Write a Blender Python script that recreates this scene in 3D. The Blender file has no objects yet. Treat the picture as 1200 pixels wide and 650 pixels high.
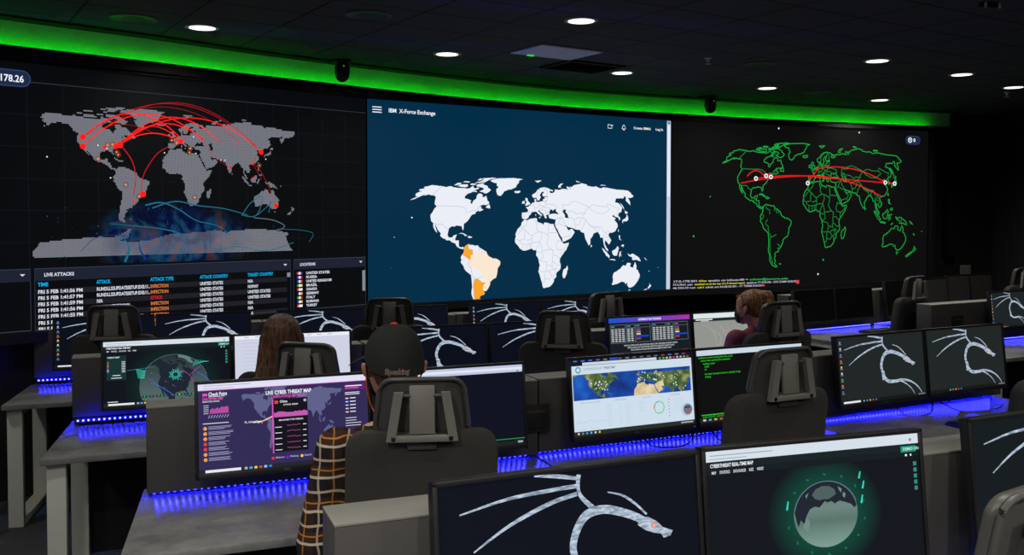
import bpy, bmesh, math, random
from mathutils import Vector, Matrix, noise
random.seed(7)
SC = bpy.context.scene
COL = SC.collection

# ------------------------------------------------------------------ camera, world, exposure
CAM_H = 1.87
cam_d = bpy.data.cameras.new('camera'); cam = bpy.data.objects.new('camera', cam_d); COL.objects.link(cam)
cam_d.sensor_width = 36.0; cam_d.lens = 33.0; cam_d.shift_y = -38.5 / 1200.0
cam_d.clip_start = .05; cam_d.clip_end = 100
cam.location = (0, 0, CAM_H); cam.rotation_euler = (math.pi / 2 - .03, 0, 0)
SC.camera = cam
SC.view_settings.view_transform = 'Standard'; SC.view_settings.look = 'None'
SC.view_settings.exposure = 0.0; SC.view_settings.gamma = 1.0; SC.view_settings.use_curve_mapping = False
world = bpy.data.worlds.new('world'); SC.world = world; world.use_nodes = True
world.node_tree.nodes['Background'].inputs[0].default_value = (.6, .7, 1, 1)
world.node_tree.nodes['Background'].inputs[1].default_value = .012
LAMP_POWER = 60.0
REAR_FILL_POWER = 250.0  # fill strength of the unseen lamps added behind the camera
GREEN_BEAD = 36.0
BLUE_BEAD = 190.0
CEIL = CAM_H + 1.29

# ------------------------------------------------------------------ materials
def lin(c):
    o = []
    for v in c[:3]:
        v = v / 255.0
        o.append(v / 12.92 if v <= .04045 else ((v + .055) / 1.055) ** 2.4)
    return (o[0], o[1], o[2], 1)
MATS = {}
def mat(name, col, rough=.6, metal=0, noise_amt=.12, nscale=30, bump=0, spec=.5):
    if name in MATS: return MATS[name]
    m = bpy.data.materials.new(name); m.use_nodes = True; MATS[name] = m
    nt = m.node_tree; b = nt.nodes['Principled BSDF']
    b.inputs['Roughness'].default_value = rough; b.inputs['Metallic'].default_value = metal
    b.inputs['Specular IOR Level'].default_value = spec
    L = lin(col)
    tc = nt.nodes.new('ShaderNodeTexCoord'); n = nt.nodes.new('ShaderNodeTexNoise')
    n.inputs['Scale'].default_value = nscale; n.inputs['Detail'].default_value = 4
    nt.links.new(tc.outputs['Object'], n.inputs['Vector'])
    mx = nt.nodes.new('ShaderNodeMix'); mx.data_type = 'RGBA'
    mx.inputs[6].default_value = tuple(max(0, v * (1 - noise_amt)) for v in L[:3]) + (1,)
    mx.inputs[7].default_value = tuple(min(1, v * (1 + noise_amt)) for v in L[:3]) + (1,)
    nt.links.new(n.outputs['Fac'], mx.inputs[0]); nt.links.new(mx.outputs[2], b.inputs['Base Color'])
    if bump:
        bp = nt.nodes.new('ShaderNodeBump'); bp.inputs['Strength'].default_value = bump; bp.inputs['Distance'].default_value = .012
        nt.links.new(n.outputs['Fac'], bp.inputs['Height']); nt.links.new(bp.outputs[0], b.inputs['Normal'])
    return m
def glow(col, strength=1.0):
    """pixels of a lit screen or lamp of one colour"""
    k = 'lit_%d_%d_%d_%g' % (col[0], col[1], col[2], strength)
    if k in MATS: return MATS[k]
    m = bpy.data.materials.new(k); m.use_nodes = True; MATS[k] = m
    b = m.node_tree.nodes['Principled BSDF']
    b.inputs['Base Color'].default_value = (.003, .003, .003, 1); b.inputs['Roughness'].default_value = .45
    b.inputs['Specular IOR Level'].default_value = .06
    b.inputs['Emission Color'].default_value = lin(col); b.inputs['Emission Strength'].default_value = strength
    return m

def nodes(m): return m.node_tree.nodes, m.node_tree.links
M_BLACK = mat('black_plastic', (22, 22, 23), .45)
M_SHELL = mat('grey_chair_plastic', (122, 120, 114), .5, noise_amt=.05)
M_SHELL_D = mat('dark_chair_plastic', (74, 73, 70), .42, noise_amt=.05)
M_RUB = mat('black_rubber', (16, 16, 16), .8)
M_FRAME = mat('silver_painted_steel', (205, 207, 198), .5, .0, noise_amt=.05)
M_RISER = mat('charcoal_laminate', (66, 64, 62), .62, noise_amt=.06, nscale=80)
M_RTOP = mat('riser_laminate_lit_top', (120, 119, 113), .55, noise_amt=.05)  # riser laminate with the overhead light painted in as a paler tone
M_PANEL = mat('black_panel', (20, 20, 21), .7)
M_WALL = mat('black_wall_paint', (24, 24, 24), .9, noise_amt=.1, nscale=6)
M_SKIN = mat('skin', (196, 142, 118), .55, noise_amt=.08, nscale=60)
M_HAIR_D = mat('dark_brown_hair', (70, 50, 38), .5, noise_amt=.5, nscale=60)
M_STEEL = mat('white_enamel', (235, 235, 235), .35, 0)
M_MASK = mat('black_cloth', (14, 14, 15), .9)

# chair fabric: fine woven bump
M_FAB = mat('charcoal_seat_fabric', (60, 59, 56), .95, noise_amt=.25, nscale=420, bump=.5)

# hair with strand streaks
def hair_mat(name, c0, c1):
    m = bpy.data.materials.new(name); m.use_nodes = True; MATS[name] = m
    N, L = nodes(m); b = N['Principled BSDF']
    tc = N.new('ShaderNodeTexCoord'); mp = N.new('ShaderNodeMapping'); mp.inputs['Scale'].default_value = (90, 90, 5)
    n = N.new('ShaderNodeTexNoise'); n.inputs['Scale'].default_value = 1.4; n.inputs['Detail'].default_value = 3
    r = N.new('ShaderNodeValToRGB'); r.color_ramp.elements[0].position = .35; r.color_ramp.elements[1].position = .7
    r.color_ramp.elements[0].color = lin(c0); r.color_ramp.elements[1].color = lin(c1)
    bp = N.new('ShaderNodeBump'); bp.inputs['Strength'].default_value = .5; bp.inputs['Distance'].default_value = .012
    L.new(tc.outputs['Object'], mp.inputs[0]); L.new(mp.outputs[0], n.inputs['Vector']); L.new(n.outputs['Fac'], r.inputs[0])
    L.new(r.outputs[0], b.inputs['Base Color']); L.new(n.outputs['Fac'], bp.inputs['Height']); L.new(bp.outputs[0], b.inputs['Normal'])
    b.inputs['Roughness'].default_value = .42
    return m
M_HAIR_BROWN = hair_mat('long_brown_hair', (50, 33, 24), (128, 92, 66))
M_HAIR_GOLD = hair_mat('golden_brown_hair', (74, 42, 20), (176, 120, 66))
M_HAIR_SHORT = hair_mat('short_brown_hair', (46, 30, 20), (110, 74, 48))

# desktop: dark brushed grey laminate, slightly shiny
def desk_mat():
    m = bpy.data.materials.new('grey_stone_laminate'); m.use_nodes = True
    N, L = nodes(m); b = N['Principled BSDF']
    tc = N.new('ShaderNodeTexCoord'); n = N.new('ShaderNodeTexNoise'); n.inputs['Scale'].default_value = 5; n.inputs['Detail'].default_value = 8
    n.inputs['Roughness'].default_value = .65
    r = N.new('ShaderNodeValToRGB'); r.color_ramp.elements[0].position = .3; r.color_ramp.elements[1].position = .75
    r.color_ramp.elements[0].color = lin((92, 93, 95)); r.color_ramp.elements[1].color = lin((142, 142, 139))
    L.new(tc.outputs['Object'], n.inputs['Vector']); L.new(n.outputs['Fac'], r.inputs[0]); L.new(r.outputs[0], b.inputs['Base Color'])
    rr = N.new('ShaderNodeMapRange'); rr.inputs['To Min'].default_value = .20; rr.inputs['To Max'].default_value = .24
    L.new(n.outputs['Fac'], rr.inputs[0]); L.new(rr.outputs[0], b.inputs['Roughness'])
    b.inputs['Specular IOR Level'].default_value = .6
    return m
M_DESK = desk_mat()

# carpet tiles: charcoal with slate-blue patches
def carpet_mat():
    m = bpy.data.materials.new('carpet_tiles'); m.use_nodes = True
    N, L = nodes(m); b = N['Principled BSDF']; b.inputs['Roughness'].default_value = 1; b.inputs['Specular IOR Level'].default_value = .1
    tc = N.new('ShaderNodeTexCoord')
    mp = N.new('ShaderNodeMapping'); mp.inputs['Rotation'].default_value = (0, 0, -.4); mp.inputs['Scale'].default_value = (4, 1.3, 1)
    v = N.new('ShaderNodeTexVoronoi'); v.distance = 'CHEBYCHEV'; v.inputs['Scale'].default_value = 1.6
    sx = N.new('ShaderNodeSeparateXYZ')
    r = N.new('ShaderNodeValToRGB'); r.color_ramp.interpolation = 'CONSTANT'
    r.color_ramp.elements[0].color = lin((70, 71, 78)); r.color_ramp.elements[1].position = .72; r.color_ramp.elements[1].color = lin((72, 92, 126))
    e = r.color_ramp.elements.new(.4); e.color = lin((88, 88, 94))
    n = N.new('ShaderNodeTexNoise'); n.inputs['Scale'].default_value = 160
    mx = N.new('ShaderNodeMix'); mx.data_type = 'RGBA'; mx.blend_type = 'MULTIPLY'; mx.inputs[0].default_value = .7
    L.new(tc.outputs['Object'], mp.inputs[0]); L.new(mp.outputs[0], v.inputs['Vector']); L.new(v.outputs['Color'], sx.inputs[0])
    L.new(sx.outputs[0], r.inputs[0]); L.new(r.outputs[0], mx.inputs[6]); L.new(tc.outputs['Object'], n.inputs['Vector'])
    L.new(n.outputs['Color'], mx.inputs[7]); L.new(mx.outputs[2], b.inputs['Base Color'])
    return m
# ceiling tiles in a dark exposed grid
GYAW = .5813; GU = .61146; GV = .465174; GO = (.98904, 5.86047)
def grid_pt(u, v):
    c, s = math.cos(GYAW), math.sin(GYAW)
    return GO[0] + u * GU * c - v * GV * s, GO[1] + u * GU * s + v * GV * c
def ceiling_mat():
    m = bpy.data.materials.new('ceiling_tiles'); m.use_nodes = True
    N, L = nodes(m); b = N['Principled BSDF']; b.inputs['Roughness'].default_value = .9
    tc = N.new('ShaderNodeTexCoord')
    sub = N.new('ShaderNodeVectorMath'); sub.operation = 'SUBTRACT'; sub.inputs[1].default_value = (GO[0], GO[1], 0)
    L.new(tc.outputs['Object'], sub.inputs[0])
    fac = []
    for vec, sz in (((math.cos(GYAW) / GU, math.sin(GYAW) / GU, 0), GU), ((-math.sin(GYAW) / GV, math.cos(GYAW) / GV, 0), GV)):
        d = N.new('ShaderNodeVectorMath'); d.operation = 'DOT_PRODUCT'; d.inputs[1].default_value = vec
        L.new(sub.outputs[0], d.inputs[0])
        a = N.new('ShaderNodeMath'); a.operation = 'ADD'; a.inputs[1].default_value = 100.5; L.new(d.outputs['Value'], a.inputs[0])
        f = N.new('ShaderNodeMath'); f.operation = 'FRACT'; L.new(a.outputs[0], f.inputs[0])
        s = N.new('ShaderNodeMath'); s.operation = 'SUBTRACT'; s.inputs[1].default_value = .5; L.new(f.outputs[0], s.inputs[0])
        ab = N.new('ShaderNodeMath'); ab.operation = 'ABSOLUTE'; L.new(s.outputs[0], ab.inputs[0])
        lt = N.new('ShaderNodeMath'); lt.operation = 'LESS_THAN'; lt.inputs[1].default_value = .009 / sz; L.new(ab.outputs[0], lt.inputs[0])
        fac.append(lt)
    mxm = N.new('ShaderNodeMath'); mxm.operation = 'MAXIMUM'; L.new(fac[0].outputs[0], mxm.inputs[0]); L.new(fac[1].outputs[0], mxm.inputs[1])
    n = N.new('ShaderNodeTexNoise'); n.inputs['Scale'].default_value = 90; L.new(tc.outputs['Object'], n.inputs['Vector'])
    r = N.new('ShaderNodeValToRGB'); r.color_ramp.elements[0].color = lin((66, 66, 69)); r.color_ramp.elements[1].color = lin((82, 82, 86))
    L.new(n.outputs['Fac'], r.inputs[0])
    mx = N.new('ShaderNodeMix'); mx.data_type = 'RGBA'; mx.inputs[7].default_value = lin((12, 12, 12))
    L.new(mxm.outputs[0], mx.inputs[0]); L.new(r.outputs[0], mx.inputs[6]); L.new(mx.outputs[2], b.inputs['Base Color'])
    return m

# plaid flannel
def plaid_mat():
    m = bpy.data.materials.new('plaid_flannel'); m.use_nodes = True
    N, L = nodes(m); b = N['Principled BSDF']; b.inputs['Roughness'].default_value = .95; b.inputs['Specular IOR Level'].default_value = .15
    tc = N.new('ShaderNodeTexCoord'); nz = N.new('ShaderNodeTexNoise'); nz.inputs['Scale'].default_value = 7
    ad = N.new('ShaderNodeVectorMath'); ad.operation = 'MULTIPLY_ADD'; ad.inputs[1].default_value = (.035, .035, .035)
    L.new(tc.outputs['Object'], nz.inputs['Vector']); L.new(nz.outputs['Color'], ad.inputs[0]); L.new(tc.outputs['Object'], ad.inputs[2])
    sx = N.new('ShaderNodeSeparateXYZ'); L.new(ad.outputs[0], sx.inputs[0])
    def band(out, period, off, width):
        a = N.new('ShaderNodeMath'); a.operation = 'MULTIPLY_ADD'; a.inputs[1].default_value = 1 / period; a.inputs[2].default_value = off + 50
        L.new(out, a.inputs[0]); f = N.new('ShaderNodeMath'); f.operation = 'FRACT'; L.new(a.outputs[0], f.inputs[0])
        lt = N.new('ShaderNodeMath'); lt.operation = 'LESS_THAN'; lt.inputs[1].default_value = width / period; L.new(f.outputs[0], lt.inputs[0])
        return lt.outputs[0]
    cur = None
    def over(prev, fac, col, k=1.0):
        mx = N.new('ShaderNodeMix'); mx.data_type = 'RGBA'; mx.inputs[7].default_value = lin(col)
        if isinstance(prev, tuple): mx.inputs[6].default_value = prev
        else: L.new(prev, mx.inputs[6])
        mu = N.new('ShaderNodeMath'); mu.operation = 'MULTIPLY'; mu.inputs[1].default_value = k; L.new(fac, mu.inputs[0]); L.new(mu.outputs[0], mx.inputs[0])
        return mx.outputs[2]
    c = over(lin((34, 32, 36)), band(sx.outputs[2], .11, .0, .045), (72, 46, 30), .8)
    c = over(c, band(sx.outputs[0], .10, .1, .045), (64, 44, 32), .5)
    c = over(c, band(sx.outputs[0], .10, .0, .005), (186, 128, 60), .75)
    c = over(c, band(sx.outputs[0], .10, .5, .007), (206, 190, 166), .6)
    c = over(c, band(sx.outputs[2], .11, .74, .005), (196, 132, 62), .85)
    c = over(c, band(sx.outputs[2], .11, .0, .009), (222, 206, 182), .8)
    c = over(c, band(sx.outputs[2], .11, .44, .008), (214, 190, 156), .75)
    L.new(c, b.inputs['Base Color'])
    return m

# ------------------------------------------------------------------ mesh builder
class MB:
    def __init__(s): s.v = []; s.f = []; s.m = []; s.mats = []; s.sm = []
    def mi(s, m):
        if m not in s.mats: s.mats.append(m)
        return s.mats.index(m)
    def add(s, vs, fs, m, smooth=False, M=None):
        k = len(s.v); i = s.mi(m)
        if M is not None: vs = [M @ Vector(p) for p in vs]
        s.v += [tuple(p) for p in vs]
        for f in fs: s.f.append(tuple(k + j for j in f)); s.m.append(i); s.sm.append(smooth)
    def bm(s, bm, m, smooth=False, M=None):
        bm.verts.index_update()
        s.add([v.co.copy() for v in bm.verts], [[v.index for v in f.verts] for f in bm.faces], m, smooth, M); bm.free()
    def box(s, c, d, m, bev=0, rot=None, seg=2):
        b = bmesh.new(); bmesh.ops.create_cube(b, size=1)
        for v in b.verts: v.co = Vector((v.co.x * d[0], v.co.y * d[1], v.co.z * d[2]))
        if bev: bmesh.ops.bevel(b, geom=list(b.edges), offset=bev, segments=seg, affect='EDGES', profile=.5, clamp_overlap=True)
        M = Matrix.Translation(c)
        if rot is not None: M = M @ rot
        s.bm(b, m, bool(bev), M)
    def rod(s, p, q, r, m, n=12, r2=None):
        p = Vector(p); q = Vector(q); d = q - p
        b = bmesh.new(); bmesh.ops.create_cone(b, cap_ends=True, segments=n, radius1=r, radius2=r if r2 is None else r2, depth=d.length)
        M = Matrix.Translation((p + q) / 2) @ d.to_track_quat('Z', 'Y').to_matrix().to_4x4()
        s.bm(b, m, True, M)
    def tube(s, pts, r, m, n=8):
        pts = [Vector(p) for p in pts]; rings = []; vs = []; fs = []
        for i, p in enumerate(pts):
            t = (pts[min(i + 1, len(pts) - 1)] - pts[max(i - 1, 0)]).normalized()
            up = Vector((0, 0, 1)) if abs(t.z) < .95 else Vector((1, 0, 0))
            a = t.cross(up).normalized(); b = a.cross(t)
            rr = r[i] if isinstance(r, (list, tuple)) else r
            for k in range(n):
                an = 2 * math.pi * k / n; vs.append(p + a * math.cos(an) * rr + b * math.sin(an) * rr)
        for i in range(len(pts) - 1):
            for k in range(n): fs.append((i * n + k, i * n + (k + 1) % n, (i + 1) * n + (k + 1) % n, (i + 1) * n + k))
        fs.append(tuple(range(n))[::-1]); fs.append(tuple((len(pts) - 1) * n + k for k in range(n)))
        s.add(vs, fs, m, True)
    def ball(s, c, r, m, seg=16, sc=(1, 1, 1)):
        b = bmesh.new(); bmesh.ops.create_uvsphere(b, u_segments=seg, v_segments=max(6, seg // 2), radius=r)
        s.bm(b, m, True, Matrix.Translation(c) @ Matrix.Diagonal((sc[0], sc[1], sc[2], 1)))
    def lathe(s, prof, m, c=(0, 0, 0), n=32, smooth=True):
        vs = []; fs = []
        for r, z in prof:
            for k in range(n):
                a = 2 * math.pi * k / n; vs.append((c[0] + r * math.cos(a), c[1] + r * math.sin(a), c[2] + z))
        for i in range(len(prof) - 1):
            for k in range(n): fs.append((i * n + k, i * n + (k + 1) % n, (i + 1) * n + (k + 1) % n, (i + 1) * n + k))
        fs.append(tuple(range(n))[::-1]); fs.append(tuple((len(prof) - 1) * n + k for k in range(n)))
        s.add(vs, fs, m, smooth)
    def build(s, name, parent=None):
        me = bpy.data.meshes.new(name); me.from_pydata(s.v, [], s.f)
        for m in s.mats: me.materials.append(m)
        me.polygons.foreach_set('material_index', s.m); me.polygons.foreach_set('use_smooth', s.sm)
        me.update(); b = bmesh.new(); b.from_mesh(me)
        b.to_mesh(me); b.free()
        if any(s.sm): me.set_sharp_from_angle(angle=math.radians(40))
        o = bpy.data.objects.new(name, me); COL.objects.link(o)
        if parent is not None: o.parent = parent
        return o
def tag(o, label=None, cat=None, group=None, kind=None):
    if label: o['label'] = label
    if cat: o['category'] = cat
    if group: o['group'] = group
    if kind: o['kind'] = kind
    return o
def empty(name, loc=(0, 0, 0), rz=0, label=None, cat=None, group=None, rx=0):
    o = bpy.data.objects.new(name, None); COL.objects.link(o); o.empty_display_size = .1
    o.location = loc; o.rotation_euler = (rx, 0, rz)
    return tag(o, label, cat, group)
def copy_tree(o, parent=None):
    c = o.copy(); COL.objects.link(c)
    if parent is not None: c.parent = parent
    for ch in o.children: copy_tree(ch, c)
    return c

# ------------------------------------------------------------------ flat drawings on screens
def _scale(e): return e
def catmull(pts, n=6, closed=False):
    out = []
    P = [Vector(p) for p in pts]; L = len(P)
    if L < 3: return P
    for i in range(L - 1):
        p0, p1, p2, p3 = P[max(i - 1, 0)], P[i], P[i + 1], P[min(i + 2, L - 1)]
        for k in range(n):
            t = k / n
            out.append(.5 * ((2 * p1) + (p2 - p0) * t + (2 * p0 - 5 * p1 + 4 * p2 - p3) * t * t + (3 * p1 - p0 - 3 * p2 + p3) * t ** 3))
    out.append(P[-1]); return out
TXT = {}
def text_mesh(s, bold=0.0):
    k = (s, bold)
    if k in TXT: return TXT[k]
    cu = bpy.data.curves.new('t', 'FONT'); cu.body = s; cu.size = 1; cu.resolution_u = 2; cu.offset = bold
    o = bpy.data.objects.new('t', cu); COL.objects.link(o)
    bpy.context.view_layer.update()
    dg = bpy.context.evaluated_depsgraph_get(); me = bpy.data.meshes.new_from_object(o.evaluated_get(dg))
    vs = [v.co.copy() for v in me.vertices]; fs = [tuple(p.vertices) for p in me.polygons]
    bpy.data.objects.remove(o); bpy.data.curves.remove(cu); bpy.data.meshes.remove(me)
    w = max([v.x for v in vs] or [1])
    TXT[k] = (vs, fs, w); return TXT[k]
class Draw(MB):
    """drawing on a screen plane; (x right, z up) in metres from the screen centre, or (u,v) fractions"""
    def __init__(s, W, H, layer=1, step=.0006): super().__init__(); s.W = W; s.H = H; s.layer = layer; s.step = step
    def pt(s, u, v, l=0): return Vector(((u - .5) * s.W, -(s.layer + l) * s.step, (.5 - v) * s.H))
    def rect(s, u0, v0, u1, v1, m, l=0):
        s.add([s.pt(u0, v1, l), s.pt(u1, v1, l), s.pt(u1, v0, l), s.pt(u0, v0, l)], [(0, 1, 2, 3)], m)
    def disc(s, u, v, r, m, l=0, n=14, ry=None):
        c = s.pt(u, v, l); ry = ry or r
        s.add([c + Vector((math.cos(2 * math.pi * k / n) * r, 0, math.sin(2 * math.pi * k / n) * ry)) for k in range(n)], [tuple(range(n))], m)
    def ring(s, u, v, r, w, m, l=0, a0=0, a1=2 * math.pi, n=24):
        c = s.pt(u, v, l); vs = []; fs = []
        for k in range(n + 1):
            a = a0 + (a1 - a0) * k / n
            for rr in (r, r - w): vs.append(c + Vector((math.cos(a) * rr, 0, math.sin(a) * rr)))
        for k in range(n): fs.append((2 * k, 2 * k + 1, 2 * k + 3, 2 * k + 2))
        s.add(vs, fs, m)
    def ribbon(s, pts, w, m, l=0, smooth=5, uv=True):
        """w: width in metres, or (start, end)"""
        P = [s.pt(p[0], p[1], l) for p in pts] if uv else [Vector((p[0], -(s.layer + l) * s.step, p[1])) for p in pts]
        if smooth: P = catmull(P, smooth)
        n = len(P); vs = []; fs = []
        for i, p in enumerate(P):
            t = (P[min(i + 1, n - 1)] - P[max(i - 1, 0)]); t.y = 0
            if t.length < 1e-9: t = Vector((1, 0, 0))
            t.normalize(); a = Vector((t.z, 0, -t.x))
            k = i / (n - 1)
            ww = w if not isinstance(w, (tuple, list)) else (w[0] + (w[-1] - w[0]) * k if len(w) == 2 else
                 (w[0] + (w[1] - w[0]) * min(1, 2 * k) if k < .5 else w[1] + (w[2] - w[1]) * (2 * k - 1)))
            vs += [p + a * ww / 2, p - a * ww / 2]
        for i in range(n - 1): fs.append((2 * i, 2 * i + 1, 2 * i + 3, 2 * i + 2))
        s.add(vs, fs, m)
    def poly(s, P, m, l=0):
        """filled polygon, P in (x,z) metres"""
        y = -(s.layer + l) * s.step
        b = bmesh.new(); V = [b.verts.new((p[0], y, p[1])) for p in P]
        es = [b.edges.new((V[i], V[(i + 1) % len(V)])) for i in range(len(V))]
        bmesh.ops.triangle_fill(b, use_beauty=False, use_dissolve=False, edges=es)
        s.bm(b, m)
    def text(s, t, u, v, h, m, l=0, width=None, align='l', bold=.012, sx=1.0):
        """u,v of the left baseline, h cap height in metres"""
        vs, fs, w = text_mesh(t, bold)
        k = h / .69; kx = k * sx
        if width: kx = width / w
        o = s.pt(u, v, l)
        if align == 'c': o.x -= w * kx / 2
        if align == 'r': o.x -= w * kx
        s.add([Vector((o.x + p.x * kx, o.y, o.z + p.y * k)) for p in vs], fs, m)

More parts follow.
